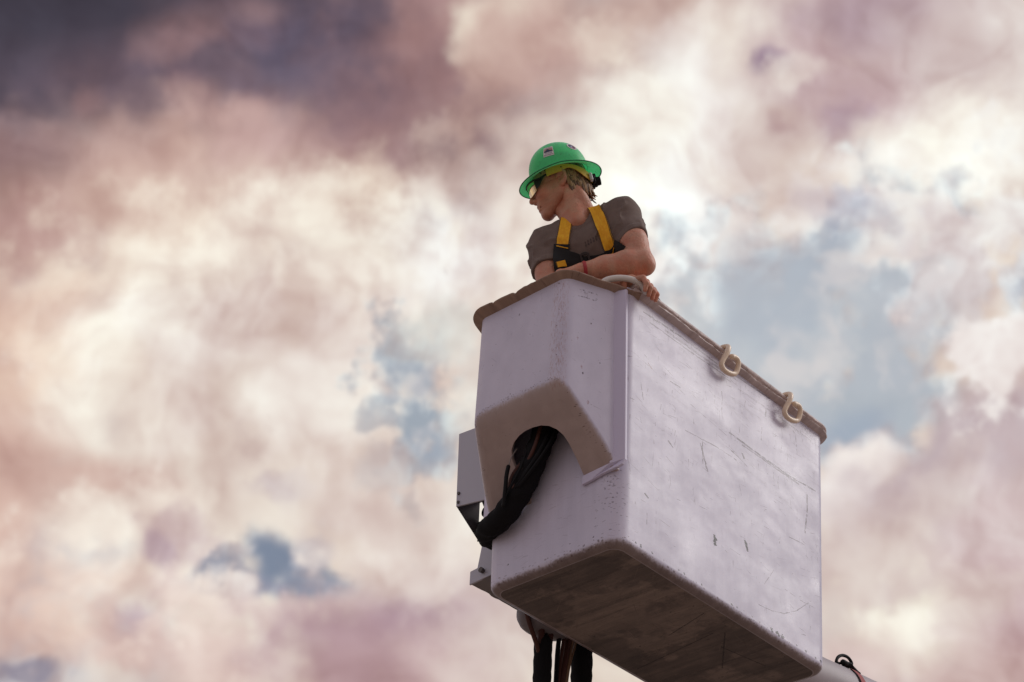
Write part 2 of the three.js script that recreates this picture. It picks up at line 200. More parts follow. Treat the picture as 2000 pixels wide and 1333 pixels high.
// ───────────── the bucket ─────────────
const BL = 1.2328, BW = 0.6134, BH = 1.07, DRAFT = 0.0234, RC = 0.062, RB = 0.031;
const half = (y) => [BL / 2 + DRAFT * y / BH, BW / 2 + DRAFT * y / BH];
const ARC = RC * Math.PI / 2, FRONT = BW + DRAFT - 2 * RC, SIDE = BL + DRAFT - 2 * RC, PERIM = 2 * (FRONT + SIDE) + 4 * ARC;
function atPerimeter(s, hx, hz, rc) {                                           // s from the near end of the hood face (z = -) round by the long side; returns point and outward normal
  s = ((s % PERIM) + PERIM) % PERIM; const f = hz - rc, e = hx - rc;
  const seg = [[FRONT, 0], [ARC, 1], [SIDE, 2], [ARC, 3], [FRONT, 4], [ARC, 5], [SIDE, 6], [ARC, 7]]; let k = 0; while (s > seg[k][0] && k < 7) { s -= seg[k][0]; k++; } const t = clamp(s / seg[k][0], 0, 1), a = t * Math.PI / 2, c = Math.cos(a), d = Math.sin(a);
  switch (k) {
    case 0: return [-hx, -f + 2 * f * t, -1, 0]; case 1: return [-e - rc * c, f + rc * d, -c, d]; case 2: return [-e + 2 * e * t, hz, 0, 1]; case 3: return [e + rc * d, f + rc * c, d, c];
    case 4: return [hx, f - 2 * f * t, 1, 0]; case 5: return [e + rc * c, -f - rc * d, c, -d]; case 6: return [e - 2 * e * t, -hz, 0, -1]; default: return [-e - rc * d, -f - rc * c, -d, -c];
  }
}
const STOPS = []; for (const [len, n] of [[FRONT, 10], [ARC, 8], [SIDE, 24], [ARC, 8], [FRONT, 10], [ARC, 8], [SIDE, 24], [ARC, 8]]) { const s0 = STOPS.length ? STOPS.end : 0; for (let i = 0; i < n; i++) STOPS.push(s0 + len * i / n); STOPS.end = s0 + len; }
STOPS.push(PERIM);
const onWall = (s, y, off = 0) => { const [hx, hz] = half(y), q = atPerimeter(s, hx, hz, RC); return [q[0] + q[2] * off, y, q[1] + q[3] * off]; };

const PX = 2048 / PERIM, PY = 1024 / 1.1, sOfSide = (x) => FRONT + ARC + (x + (BL + DRAFT) / 2 - RC), sOfFront = (z) => z + FRONT / 2, cy = (y) => 1024 - y * PY;
const MARKS = [
  [[-.519,1.003,-.3,1.017,-.08,1.018,.182,1.036,.455,1.054,.567,1.049],.008,.42,0],
  [[-.392,.992,-.144,.999,.049,1.011],.012,.22,0],
  [[-.482,.977,-.238,.981,-.016,.992],.006,.3,0],
  [[-.005,.747,.172,.746,.37,.747,.549,.765],.008,.62,0],
  [[.075,.735,.237,.738,.438,.741],.012,.3,0],
  [[-.268,.62,-.085,.644,.072,.65],.004,.35,0],
  [[-.174,.613,-.153,.557,-.132,.513],.006,.5,0],
  [[-.165,.625,-.16,.532],.003,.5,0],
  [[.01,.674,.066,.667,.12,.651],.004,.5,0],
  [[-.072,.701,.041,.679],.0024,.4,0],
  [[-.084,.262,-.084,.23],.014,.95,1],
  [[.101,.325,.11,.299],.014,.6,1],
  [[-.488,.25,-.468,.239],.006,.65,0],
  [[-.363,.527,-.336,.512],.006,.6,0],
  [[.223,.971,.225,.939],.005,.7,0],
  [[.181,.103,.259,.112,.34,.134,.423,.182,.516,.262],.0028,.45,0],
  [[.345,.238,.442,.234,.541,.242],.0024,.4,0],
  [[.494,.722,.493,.64,.477,.541],.004,.5,0],
  [[.077,.698,.089,.679],.008,.6,0],
  [[-.485,.796,-.464,.78],.008,.5,2],
  [[-.359,.785,-.299,.791],.01,.35,0],
  [[-.053,.908,-.047,.88,-.051,.827],.0032,.45,0],
  [[.402,.972,.419,.957,.428,.878],.0028,.4,0],
  [[.2,.89,.197,.818],.0024,.35,0],
  [[-.566,.795,-.419,.775,-.299,.762],.0024,.25,0],
  [[-.253,.844,-.388,.646],.002,.2,3],
  [[-.238,.749,-.021,.727],.0024,.3,0],
  [[.013,.861,.243,.884],.0028,.28,3],
  [[.373,.475,.473,.486],.004,.4,0],
  [[-.576,.331,-.412,.298],.002,.25,0],
  [[.283,.297,.216,.202],.0024,.3,0],
  [[.048,.975,.314,.986,.521,.986],.01,.16,0]
];
const shellMap = canvas(2048, 1024, (ctx, w, h) => {
  const R = rng(77);
  noisePaint(ctx, w, h, (x, y) => { const s = x / PX, v = (h - y) / PY, n = fbm(s * 5, v * 4, 1, 5, 0.6) * 10 + fbm(s * 46, v * 4, 4, 4) * 6 + (R() - 0.5) * 8; const dirt = smooth(0.026, 0.008, v + fbm(s * 130, v * 160, 6, 4) * 0.006 + fbm(s * 9, 1, 2, 3) * 0.006) * 0.8; return [mix(209 + n, 110 + n * 2, dirt), mix(205 + n, 93 + n * 2, dirt), mix(221 + n, 86 + n * 2, dirt)]; });
  const dark = 'rgba(58,44,52,A)', rust = 'rgba(120,72,60,A)', pale = 'rgba(246,244,246,A)';
  for (const [p, wd, al, kind] of MARKS) { const pts = []; for (let i = 0; i < p.length; i += 2) pts.push([sOfSide(p[i]) * PX, cy(p[i + 1])]); if (kind === 1) { const [a, b] = pts; for (let k = 0; k < 6; k++) blot(ctx, mix(a[0], b[0], k / 5), mix(a[1], b[1], k / 5), wd * PX * 0.9, rgb(30, 24, 28, al), R, 9); } else scratch(ctx, pts, wd * PX * 1.05, kind === 2 ? rust : kind === 3 ? pale : dark, Math.min(1, al * 1.5), R, 0.3, 1.5); }
  // fine scratches: mostly along the side in its upper half, some upright
  for (let i = 0; i < 620; i++) { const x = mix(-0.6, 0.6, R()), y = Math.pow(R(), 0.6) * 0.95 + 0.06, L = 0.01 + 0.07 * R() * R(), a = R() < 0.6 ? (R() - 0.5) * 0.7 : Math.PI / 2 + (R() - 0.5) * 0.6; scratch(ctx, [[sOfSide(x) * PX, cy(y)], [sOfSide(x + Math.cos(a) * L) * PX, cy(y + Math.sin(a) * L)]], 1, R() < 0.22 ? pale : dark, 0.2 + 0.45 * R() * R(), R, 0.2, 1.2); }
  for (let i = 0; i < 120; i++) { const z = mix(-0.28, 0.28, R()), y = R() * 0.34, L = 0.008 + 0.03 * R(); scratch(ctx, [[sOfFront(z) * PX, cy(y)], [sOfFront(z + L) * PX, cy(y + (R() - 0.5) * 0.02)]], 1, dark, 0.08 + 0.2 * R(), R, 0.2); }
  for (let i = 0; i < 26; i++) { const x = mix(-0.55, 0.55, R()), y = mix(0.5, 1.0, Math.sqrt(R())), L = 0.06 + 0.2 * R(); scratch(ctx, [[sOfSide(x) * PX, cy(y)], [sOfSide(x + L * 0.5) * PX, cy(y + (R() - 0.5) * 0.02)], [sOfSide(Math.min(0.6, x + L)) * PX, cy(y + (R() - 0.5) * 0.03)]], 4 + R() * 8, 'rgba(96,84,92,A)', 0.08 + 0.12 * R(), R, 0.5); }
  for (let i = 0; i < 60; i++) blot(ctx, sOfSide(mix(-0.58, 0.58, R())) * PX, cy(mix(0.1, 1.0, R())), 0.8 + 1.6 * R(), rgb(52, 42, 48, 0.5), R, 4);
  // rubbed corner below the hood
  for (let i = 0; i < 90; i++) { const s = FRONT + ARC * mix(-0.5, 1, R()), y = mix(0.04, 0.3, R()); ctx.fillStyle = rgb(48, 40, 48, 0.12 + 0.3 * R()); ctx.fillRect(s * PX, cy(y), 1 + R() * 5, 1 + R() * 1.6); }
  for (let i = 0; i < 26; i++) { const s = FRONT + ARC * mix(0, 0.5, R()), y = mix(0.12, 0.27, R()); blot(ctx, s * PX, cy(y), 1.5 + 2 * R(), rgb(42, 34, 42, 0.5), R, 4); }
  // speckled strip under the rim of the long side
  for (let i = 0; i < 620; i++) { const x = mix(0.05, 0.62, Math.sqrt(R())), y = mix(0.975, 1.055, R()); ctx.fillStyle = rgb(60, 54, 62, 0.12 + 0.3 * R()); ctx.fillRect(sOfSide(x) * PX, cy(y), 1 + R() * 1.5, 1 + R() * 2); }
  // chips and grime along the bottom edge
  for (let i = 0; i < 900; i++) { const s = R() * PERIM, y = 0.034 + (R() - 0.72) * 0.03, e = fbm(s * 9, 3, 1, 3); if (e + (R() - 0.5) < -0.1) continue; ctx.fillStyle = rgb(66, 48, 44, 0.15 + 0.3 * R()); ctx.fillRect(s * PX, cy(Math.max(0.001, y)), 1 + R() * 5, 1 + R() * 5); }
  for (const [x, r] of [[-0.53, 4], [-0.5, 5], [-0.44, 4], [-0.29, 3], [-0.26, 4], [-0.16, 3], [0.02, 4], [0.05, 3], [0.26, 8], [0.3, 9], [0.33, 7], [0.42, 4], [0.48, 5], [0.54, 4], [0.58, 6], [0.61, 5]]) blot(ctx, sOfSide(x) * PX, cy(0.036), r, rgb(38, 30, 34, 0.75), R, 9);
  for (const [z, y, r] of [[-0.2, 0.075, 3], [0.1, 0.06, 2.5], [-0.27, 0.15, 2], [0.21, 0.05, 3]]) blot(ctx, sOfFront(z) * PX, cy(y), r, rgb(42, 34, 42, 0.8), R, 8);
  // worn seam line along the right-hand edge of the long side
  for (let i = 0; i < 60; i++) { const y = R(); blot(ctx, (FRONT + ARC + SIDE + ARC * 0.4) * PX + (R() - 0.5) * 6, cy(y), 1 + R() * 1.6, rgb(60, 46, 48, 0.4), R, 3); }
});
const shellBump = canvas(512, 256, (ctx, w, h) => { noisePaint(ctx, w, h, (x, y) => { const n = 128 + fbm(x / 40, y / 40, 3, 4) * 90; return [n, n, n]; }); }, false);
const glossMap = canvas(512, 256, (ctx, w, h) => { const R = rng(6); noisePaint(ctx, w, h, (x, y) => { const n = 190 + fbm(x / 22, y / 22, 8, 5, 0.6) * 90 + (R() - 0.5) * 20; return [n, n, n]; }); }, false);
const paint = std({ map: shellMap, roughness: 0.52, roughnessMap: glossMap, bumpMap: shellBump, bumpScale: 0.0018 });
const bottomMap = canvas(1536, 768, (ctx, w, h) => {                            // underside: worn gelcoat under road film, dragged dirt across, gouges
  const R = rng(31), px = w / 1.24;
  noisePaint(ctx, w, h, (x, y) => { const u = x / px, v = y / px, wv = fbm(u * 3, v * 3, 4, 3) * 0.05, band = fbm((u + wv) * 16, v * 2.2, 2, 5, 0.6), rub = fbm(u * 60, v * 9, 8, 4, 0.6), blotch = fbm(u * 9, v * 9, 5, 5, 0.6), light = smooth(0.1, 0.5, blotch + fbm(u * 2.2, v * 3, 11, 3) * 1.1), streak = fbm((u + wv * 0.5) * 90, v * 3.2, 14, 4, 0.6), d = clamp(0.68 + 0.22 * band + 0.16 * rub + 0.12 * streak + 0.24 * blotch - 0.42 * light, 0, 1), g = (R() - 0.5) * 18; return [mix(148, 68, d) + g, mix(132, 60, d) + g, mix(122, 58, d) + g]; });
  const X = (x) => (x + 0.62) * px, Z = (z) => (z + 0.31) * px;
  for (const [x, z0, z1, wd, al] of [[-0.56, -0.29, 0.28, 26, 0.3], [-0.47, -0.3, 0.24, 16, 0.32], [-0.3, -0.25, 0.2, 22, 0.28], [-0.24, -0.3, 0.1, 12, 0.25], [0.08, -0.2, 0.24, 14, 0.28], [0.3, -0.28, 0.22, 10, 0.3], [0.44, -0.24, 0.28, 18, 0.34], [0.55, -0.3, 0.28, 14, 0.3]]) scratch(ctx, [[X(x), Z(z0)], [X(x + 0.012), Z((z0 + z1) / 2)], [X(x + 0.004), Z(z1)]], wd, 'rgba(28,22,20,A)', al, R);
  for (let i = 0; i < 1100; i++) { const x = mix(-0.6, 0.6, R()), z = mix(-0.3, 0.3, R()), L = 0.02 + 0.1 * R() * R(), a = R() < 0.55 ? Math.PI / 2 + (R() - 0.5) * 0.5 : R() * 3.14; scratch(ctx, [[X(x), Z(z)], [X(x + Math.cos(a) * L), Z(z + Math.sin(a) * L)]], 1, R() < 0.3 ? 'rgba(176,156,138,A)' : 'rgba(30,24,22,A)', 0.15 + 0.4 * R(), R, 0.3, 1.3); }
  for (const [x0, z0, x1, z1] of [[0.1, 0.16, 0.16, -0.24], [0.12, 0.2, 0.34, 0.02], [-0.04, 0.23, 0.02, 0.02], [0.2, 0.12, 0.42, 0.16]]) scratch(ctx, [[X(x0), Z(z0)], [X(x1), Z(z1)]], 4, 'rgba(20,16,16,A)', 0.8, R, 0.1, 1.4);
  for (let i = 0; i < 14; i++) { const x = 0.02 + i * 0.009; scratch(ctx, [[X(x), Z(-0.08 + R() * 0.03)], [X(x + 0.03), Z(0.02 + R() * 0.02)]], 1.5, 'rgba(26,20,18,A)', 0.5, R, 0.2); }
  for (let i = 0; i < 40; i++) blot(ctx, X(mix(-0.6, 0.6, R())), Z(mix(-0.3, 0.3, R())), 2 + R() * 6, rgb(34, 27, 24, 0.35), R, 6);
});
const undersideMat = std({ map: bottomMap, roughness: 0.7, bumpMap: shellBump, bumpScale: 0.003 });
const linerMat = std({ color: C(0.62, 0.6, 0.58), roughness: 0.5 });
const rimMap = canvas(1024, 64, (ctx, w, h) => { const R = rng(9); noisePaint(ctx, w, h, (x, y) => { const n = fbm(x / 26, y / 9, 2, 4) * 26 + (R() - 0.5) * 16; return [202 + n, 186 + n, 182 + n]; }); for (let i = 0; i < 420; i++) { const y = h * (0.32 + 0.14 * R()); ctx.fillStyle = rgb(36, 30, 32, 0.3 + 0.5 * R()); ctx.fillRect(R() * w, y, 1 + R() * 9, 1 + R() * 2.4); } for (let i = 0; i < 160; i++) blot(ctx, R() * w, R() * h, 1 + 2.4 * R(), rgb(70, 56, 50, 0.35), R, 4); });
const rimMat = std({ map: rimMap, roughness: 0.6 });

const bucket = thing('aerial_bucket', 'scuffed white fibreglass lift bucket with a man standing in it', 'bucket');
{
  const rows = []; for (let i = 0; i <= 7; i++) { const a = i / 7 * Math.PI / 2; rows.push([RB * (1 - Math.sin(a)), RB * (1 - Math.cos(a))]); } for (let i = 1; i <= 14; i++) rows.push([0, RB + (BH - RB) * i / 14]);
  const nS = STOPS.length - 1;
  part('shell', grid(nS, rows.length - 1, (u, v) => { const s = STOPS[Math.round(u * nS)], [ins, y] = rows[Math.round(v * (rows.length - 1))], [hx, hz] = half(y), q = atPerimeter(s === PERIM ? 0 : s, hx - ins, hz - ins, RC - ins * 0.6); return [q[0], y, q[1]]; }, (u, v) => [STOPS[Math.round(u * nS)] / PERIM, rows[Math.round(v * (rows.length - 1))][1] / 1.1]), paint, bucket);
  const sh = new THREE.Shape(STOPS.slice(0, -1).map((s) => { const [hx, hz] = half(0), q = atPerimeter(s, hx - RB, hz - RB, RC - RB * 0.6); return new THREE.Vector2(q[0], q[1]); }));
  const bg = new THREE.ShapeGeometry(sh), bp = bg.attributes.position, bt = bg.attributes.uv; for (let i = 0; i < bp.count; i++) { const x = bp.getX(i), z = bp.getY(i); bp.setXYZ(i, x, 0, z); bt.setXY(i, (x + 0.62) / 1.24, 1 - (z + 0.31) / 0.62); } bg.computeVertexNormals();
  part('bottom_panel', bg, undersideMat, bucket, 'dirty scraped underside of the bucket');
  const lin_ = [[0.0, 0.02], [0.0, 0.4], [0, 0.8], [0, 1.062]];
  const lg = grid(nS, 3, (u, v) => { const s = STOPS[Math.round(u * nS)], y = lin_[Math.round(v * 3)][1], [hx, hz] = half(y), q = atPerimeter(s === PERIM ? 0 : s, hx - 0.014, hz - 0.014, RC - 0.012); return [q[0], y, q[1]]; });
  const fg = new THREE.ShapeGeometry(new THREE.Shape(STOPS.slice(0, -1).map((s) => { const [hx, hz] = half(0.02), q = atPerimeter(s, hx - 0.014, hz - 0.014, RC - 0.012); return new THREE.Vector2(q[0], -q[1]); }))); fg.rotateX(-Math.PI / 2); fg.translate(0, 0.02, 0);
  part('liner', mergeGeometries([lg, fg]), linerMat, bucket);
  const path = STOPS.slice(0, -1).map((s) => { const [hx, hz] = half(1.07), q = atPerimeter(s, hx, hz, RC); return { x: q[0], z: q[1], nx: q[2], nz: q[3], s }; });
  const dense = []; for (let i = 0; i < path.length; i++) { const a = path[i], b = path[(i + 1) % path.length]; for (let k = 0; k < 4; k++) { const t = k / 4; dense.push({ x: mix(a.x, b.x, t), z: mix(a.z, b.z, t), nx: mix(a.nx, b.nx, t), nz: mix(a.nz, b.nz, t), s: mix(a.s, i + 1 < path.length ? b.s : PERIM, t) }); } }
  const open = dense.filter((p) => p.s > FRONT + ARC * 0.8 && p.s < PERIM - ARC * 0.8);                 // the hood's own lip takes its place along the end face
  part('rim', sweep(open, [[-0.004, 1.042], [0.012, 1.047], [0.022, 1.052], [0.0255, 1.055], [0.022, 1.059], [0.008, 1.061], [0.008, 1.067], [0.022, 1.069], [0.0255, 1.072], [0.0255, 1.081], [0.021, 1.086], [-0.01, 1.087], [-0.016, 1.08], [-0.015, 1.05]], false, (s, a) => a >= 2 && a <= 8 ? [fbm(s * 30, a * 3, 1, 3) * 0.0035 + fbm(s * 3, 2, 2, 2) * 0.004, fbm(s * 40, a, 7, 3) * 0.0025] : [0, 0]), rimMat, bucket);
}
// hood over the hydraulic controls, on the end face
const HT = 1.045, hoodX = -0.831, underY = (x) => 0.578 - (x - hoodX) * 1.39;
const hoodPath = (() => {
  const P = [[-0.6, 0.297], [-0.658, 0.291], [hoodX, 0.213], [hoodX, -0.213], [-0.658, -0.291], [-0.6, -0.297]], r = [0, 0.03, 0.04, 0.04, 0.03, 0], out = [];
  const push = (x, z) => out.push({ x, z });
  for (let i = 0; i < P.length; i++) {
    if (!r[i]) { push(...P[i]); continue; }
    const a = new THREE.Vector2(...P[i]), u = new THREE.Vector2(...P[i - 1]).sub(a).normalize(), v = new THREE.Vector2(...P[i + 1]).sub(a).normalize(), A = a.clone().addScaledVector(u, r[i]), B = a.clone().addScaledVector(v, r[i]);
    for (let k = 0; k <= 8; k++) { const t = k / 8, q = A.clone().multiplyScalar((1 - t) * (1 - t)).addScaledVector(a, 2 * t * (1 - t)).addScaledVector(B, t * t); push(q.x, q.y); }
  }
  const fine = []; for (let i = 0; i < out.length - 1; i++) { const a = out[i], b = out[i + 1], n = Math.max(1, Math.ceil(Math.hypot(a.x - b.x, a.z - b.z) / 0.012)); for (let k = 0; k < n; k++) fine.push({ x: mix(a.x, b.x, k / n), z: mix(a.z, b.z, k / n) }); } fine.push(out[out.length - 1]);
  let s = 0; fine.forEach((p, i) => { const a = fine[Math.max(0, i - 1)], b = fine[Math.min(fine.length - 1, i + 1)], dx = b.x - a.x, dz = b.z - a.z, L = Math.hypot(dx, dz); p.nx = dz / L; p.nz = -dx / L; if (p.nx * (p.x + 0.55) + p.nz * p.z < 0) { p.nx *= -1; p.nz *= -1; } if (i) s += Math.hypot(p.x - fine[i - 1].x, p.z - fine[i - 1].z); p.s = s; });
  return fine;
})();
const hoodLen = hoodPath[hoodPath.length - 1].s;
const hoodMap = canvas(1280, 1024, (ctx, w, h) => {                             // u runs from the foot beside the long side, over the two ridges, to the other foot; v is height
  const R = rng(123), sx = w / hoodLen, Y = (y) => h - (y - 0.25) / 0.85 * h, dark = 'rgba(46,40,46,A)';
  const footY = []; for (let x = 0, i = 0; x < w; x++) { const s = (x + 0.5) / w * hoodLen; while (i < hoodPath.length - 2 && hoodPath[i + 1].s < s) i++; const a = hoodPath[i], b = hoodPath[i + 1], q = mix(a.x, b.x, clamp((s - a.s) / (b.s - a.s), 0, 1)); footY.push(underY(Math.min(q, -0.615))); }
  noisePaint(ctx, w, h, (x, y) => { const n = fbm(x / 90, y / 90, 5, 4) * 8 + (R() - 0.5) * 7; const e = (h - y) / h * 0.85 + 0.25 - footY[x], shadeFade = smooth(0.03, 0.004, e + fbm(x / 9, y / 9, 3, 4) * 0.007); return [mix(207 + n, 172 + n, shadeFade), mix(203 + n, 153 + n, shadeFade), mix(219 + n, 146 + n, shadeFade)]; });  // the bottom curve fades to the tan that carries the underside shade
  const ridge = 0.3, front = (z) => 0.268 + (0.213 - z);                         // arc lengths of the near ridge and of points across the front
  for (let i = 0; i < 700; i++) { const y = mix(0.57, 1.04, R()), s = ridge + (R() - 0.5) * 0.06 + (R() - 0.5) * 0.02; ctx.fillStyle = rgb(140, 88, 76, 0.06 + 0.18 * R()); ctx.fillRect((s - 0.035) * sx, Y(y), 1 + R() * 3, 2 + R() * 20); }
  for (const [y, r] of [[1.02, 6], [0.9, 4], [0.83, 5], [0.73, 4], [0.7, 4], [0.66, 3], [0.97, 3]]) blot(ctx, (ridge - 0.03) * sx + (R() - 0.5) * 14, Y(y), r, rgb(70, 44, 42, 0.6), R, 9);
  for (const [z, y, r, a] of [[0.02, 0.965, 6, 0.8], [-0.09, 0.88, 3, 0.6], [0.08, 0.85, 3, 0.5], [-0.1, 0.79, 2.5, 0.5], [0.0, 0.62, 4, 0.7], [0.14, 0.66, 2.5, 0.6], [-0.17, 0.7, 3, 0.4], [0.1, 0.73, 2, 0.5], [-0.19, 0.565, 5, 0.7]]) blot(ctx, front(z) * sx, Y(y), r, rgb(44, 34, 42, a), R, 8);
  for (let i = 0; i < 70; i++) blot(ctx, R() * w, Y(mix(0.45, 1.03, R())), 0.8 + 1.6 * R(), rgb(52, 38, 46, 0.55), R, 4);
  for (let i = 0; i < 220; i++) { const s = R() * hoodLen, y = mix(0.3, 1.04, R()), a = R() * 3.14, L = 0.008 + 0.04 * R() * R(); scratch(ctx, [[s * sx, Y(y)], [(s + Math.cos(a) * L) * sx, Y(y + Math.sin(a) * L)]], 1, R() < 0.2 ? 'rgba(244,242,246,A)' : dark, 0.1 + 0.25 * R(), R, 0.2); }
  // flank: the remains of a stuck-on label, smears
  ctx.save(); ctx.translate(0.155 * sx, Y(0.985)); for (let i = 0; i < 900; i++) { const u = R(), v = R(), worn = fbm(u * 5, v * 3, 2, 3), edge = v < 0.14 || v > 0.88; if (worn < (edge ? -0.25 : 0.0) + 0.25 * (0.5 - Math.abs(u - 0.5))) continue; ctx.fillStyle = rgb(52, 46, 58, edge ? 0.45 : 0.28 * R()); ctx.fillRect((0.5 - u) * 0.075 * sx, (v - 0.5) * 0.034 / 0.85 * h, 1 + R() * 3, 1 + R() * 2); } ctx.restore();
  for (const [s, y, r, k] of [[0.14, 0.86, 5, 0], [0.17, 0.66, 9, 1], [0.165, 0.635, 6, 0], [0.1, 0.7, 3.5, 0], [0.14, 0.52, 12, 1], [0.19, 0.78, 8, 1]]) blot(ctx, s * sx, Y(y), r, k ? rgb(128, 78, 74, 0.16) : rgb(50, 38, 44, 0.6), R, 12);
  for (let i = 0; i < 200; i++) { const s = R() * hoodLen; ctx.fillStyle = rgb(64, 46, 44, 0.2 + 0.4 * R()); const p = hoodPath[Math.min(hoodPath.length - 1, Math.floor(s / hoodLen * hoodPath.length))]; ctx.fillRect(s * sx, Y(underY(p.x) + 0.03 + (R() - 0.4) * 0.012), 1 + R() * 8, 1 + R() * 2); }
});
hoodMap.wrapS = hoodMap.wrapT = THREE.ClampToEdgeWrapping;
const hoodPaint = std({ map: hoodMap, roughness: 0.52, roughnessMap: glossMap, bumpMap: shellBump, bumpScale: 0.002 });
const underShadeMap = canvas(512, 512, (ctx, w, h) => { const R = rng(64); noisePaint(ctx, w, h, (x, y) => { const n = fbm(x / 50, y / 50, 1, 4) * 10 + (R() - 0.5) * 8; return [172 + n, 153 + n, 146 + n]; }); for (let i = 0; i < 160; i++) blot(ctx, R() * w, R() * h, 0.6 + R() * 1.4, rgb(50, 38, 34, 0.5), R, 3); blot(ctx, 0.058 / 0.56 * w + 8, h * 0.83, 9, rgb(24, 20, 20, 0.9), R, 16); });  // shade and warm ground bounce of the overhang painted as tan, plus real specks
const underShadePaint = std({ map: underShadeMap, roughness: 0.6 });
{
  const FR = 0.034, K = 6, n = hoodPath.length, inset = [];
  const rows = []; for (let i = 0; i <= K; i++) { const a = (1 - i / K) * Math.PI / 2; rows.push(a); }
  const at = (p, a) => { const o = FR * (1 - Math.cos(a)), x = p.x - p.nx * o, z = p.z - p.nz * o, edge = clamp((x + 0.66) / 0.05, 0, 1); return [x, underY(Math.min(x, -0.615)) + FR * (1 - Math.sin(a)) * (1 - 0.6 * edge), z]; };
  for (const p of hoodPath) inset.push(at(p, Math.PI / 2));
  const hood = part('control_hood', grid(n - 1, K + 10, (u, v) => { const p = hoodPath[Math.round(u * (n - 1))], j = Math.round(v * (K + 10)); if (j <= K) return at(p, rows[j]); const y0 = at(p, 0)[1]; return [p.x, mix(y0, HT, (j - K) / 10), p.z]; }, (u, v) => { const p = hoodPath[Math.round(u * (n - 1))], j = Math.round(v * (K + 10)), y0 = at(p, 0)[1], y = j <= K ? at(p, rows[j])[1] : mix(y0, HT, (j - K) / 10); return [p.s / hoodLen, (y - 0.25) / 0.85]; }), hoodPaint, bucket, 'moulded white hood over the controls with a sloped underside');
  // sloped underside with the arched hole for the hoses
  const face = -0.622, inner = inset.filter((q) => q[0] < face);
  const arch = [[-0.615, 0.163], [-0.632, 0.162], [-0.672, 0.158], [-0.705, 0.151], [-0.725, 0.142], [-0.742, 0.124], [-0.755, 0.098], [-0.763, 0.066], [-0.766, 0.03], [-0.766, -0.005], [-0.762, -0.04], [-0.754, -0.07], [-0.741, -0.093], [-0.722, -0.104], [-0.69, -0.103], [-0.65, -0.095], [-0.615, -0.09]];
  const ring = [...inner.map((q) => [q[0], q[2]]), [-0.612, inner[inner.length - 1][2] - 0.006], ...[...arch].reverse(), [-0.612, inner[0][2] + 0.006]];
  const sg = new THREE.ShapeGeometry(new THREE.Shape(ring.map(([x, z]) => new THREE.Vector2(z, x)))), sp = sg.attributes.position, su = sg.attributes.uv;
  for (let i = 0; i < sp.count; i++) { const z = sp.getX(i), x = sp.getY(i); sp.setXYZ(i, x, underY(x), z); su.setXY(i, (z + 0.28) / 0.56, 1 - (x + 0.84) / 0.25); } sg.computeVertexNormals();
  const lipWall = grid(arch.length - 1, 1, (u, v) => { const [x, z] = arch[Math.round(u * (arch.length - 1))]; return [x + v * 0.008, underY(x) + v * 0.011, z]; });
  part('hood_underside', mergeGeometries([sg, lipWall]), underShadePaint, hood, 'sloped underside of the hood with an arched hole, shade painted into its tan');
  const back = grid(20, 1, (u, v) => [-0.616, mix(0.31, 1.05, v), mix(-0.3, 0.3, u)]); back.translate(0, 0, 0);
  const top = new THREE.ShapeGeometry(new THREE.Shape(hoodPath.map((p) => new THREE.Vector2(p.x, -p.z)))); top.rotateX(-Math.PI / 2); top.translate(0, 1.044, 0);
  part('hood_top', top, linerMat, hood);
  const lipPath = (() => { const P = [[-0.56, 0.334], [-0.838, 0.213], [-0.838, -0.213], [-0.56, -0.334]], out = []; for (let i = 0; i < 4; i++) { const a = new THREE.Vector2(...P[i]); if (i === 0 || i === 3) { out.push(a); continue; } const u = new THREE.Vector2(...P[i - 1]).sub(a).normalize(), v = new THREE.Vector2(...P[i + 1]).sub(a).normalize(), A = a.clone().addScaledVector(u, 0.05), B = a.clone().addScaledVector(v, 0.05); for (let k = 0; k <= 8; k++) { const q = k / 8; out.push(A.clone().multiplyScalar((1 - q) * (1 - q)).addScaledVector(a, 2 * q * (1 - q)).addScaledVector(B, q * q)); } } const fine = []; for (let i = 0; i < out.length - 1; i++) { const n = Math.max(1, Math.ceil(out[i].distanceTo(out[i + 1]) / 0.008)); for (let k = 0; k < n; k++) fine.push(out[i].clone().lerp(out[i + 1], k / n)); } fine.push(out[out.length - 1]); let s = 0; return fine.map((p, i) => { const a = fine[Math.max(0, i - 1)], b = fine[Math.min(fine.length - 1, i + 1)], d = b.clone().sub(a).normalize(); if (i) s += p.distanceTo(fine[i - 1]); let nx = d.y, nz = -d.x; if (nx * (p.x + 0.5) + nz * p.y < 0) { nx = -nx; nz = -nz; } return { x: p.x, z: p.y, nx, nz, s }; }); })();
  const lipRag = (s, a) => { if (a < 2 || a > 6) return [0, 0]; const far = smooth(0.5, 0.56, s); return [fbm(s * 7, a * 0.2, 4, 3) * 0.008 + 0.004 * far, fbm(s * 8, 3, 1, 3) * 0.004 - 0.009 * smooth(0.012, 0, Math.abs(s - 0.515)) - 0.007 * smooth(0.01, 0, Math.abs(s - 0.62)) + 0.004 * far + fbm(s * 60, a, 1, 2) * 0.0016]; };
  part('hood_lip', sweep(lipPath, [[-0.02, 1.028], [-0.004, 1.034], [0.012, 1.041], [0.023, 1.046], [0.0255, 1.049], [0.025, 1.0525], [0.02, 1.056], [0.004, 1.058], [-0.02, 1.058], [-0.022, 1.04]], false, lipRag), std({ map: rimMap, color: C(0.56, 0.45, 0.35), roughness: 0.75 }), hood, 'dirty tan lip along the top of the hood');
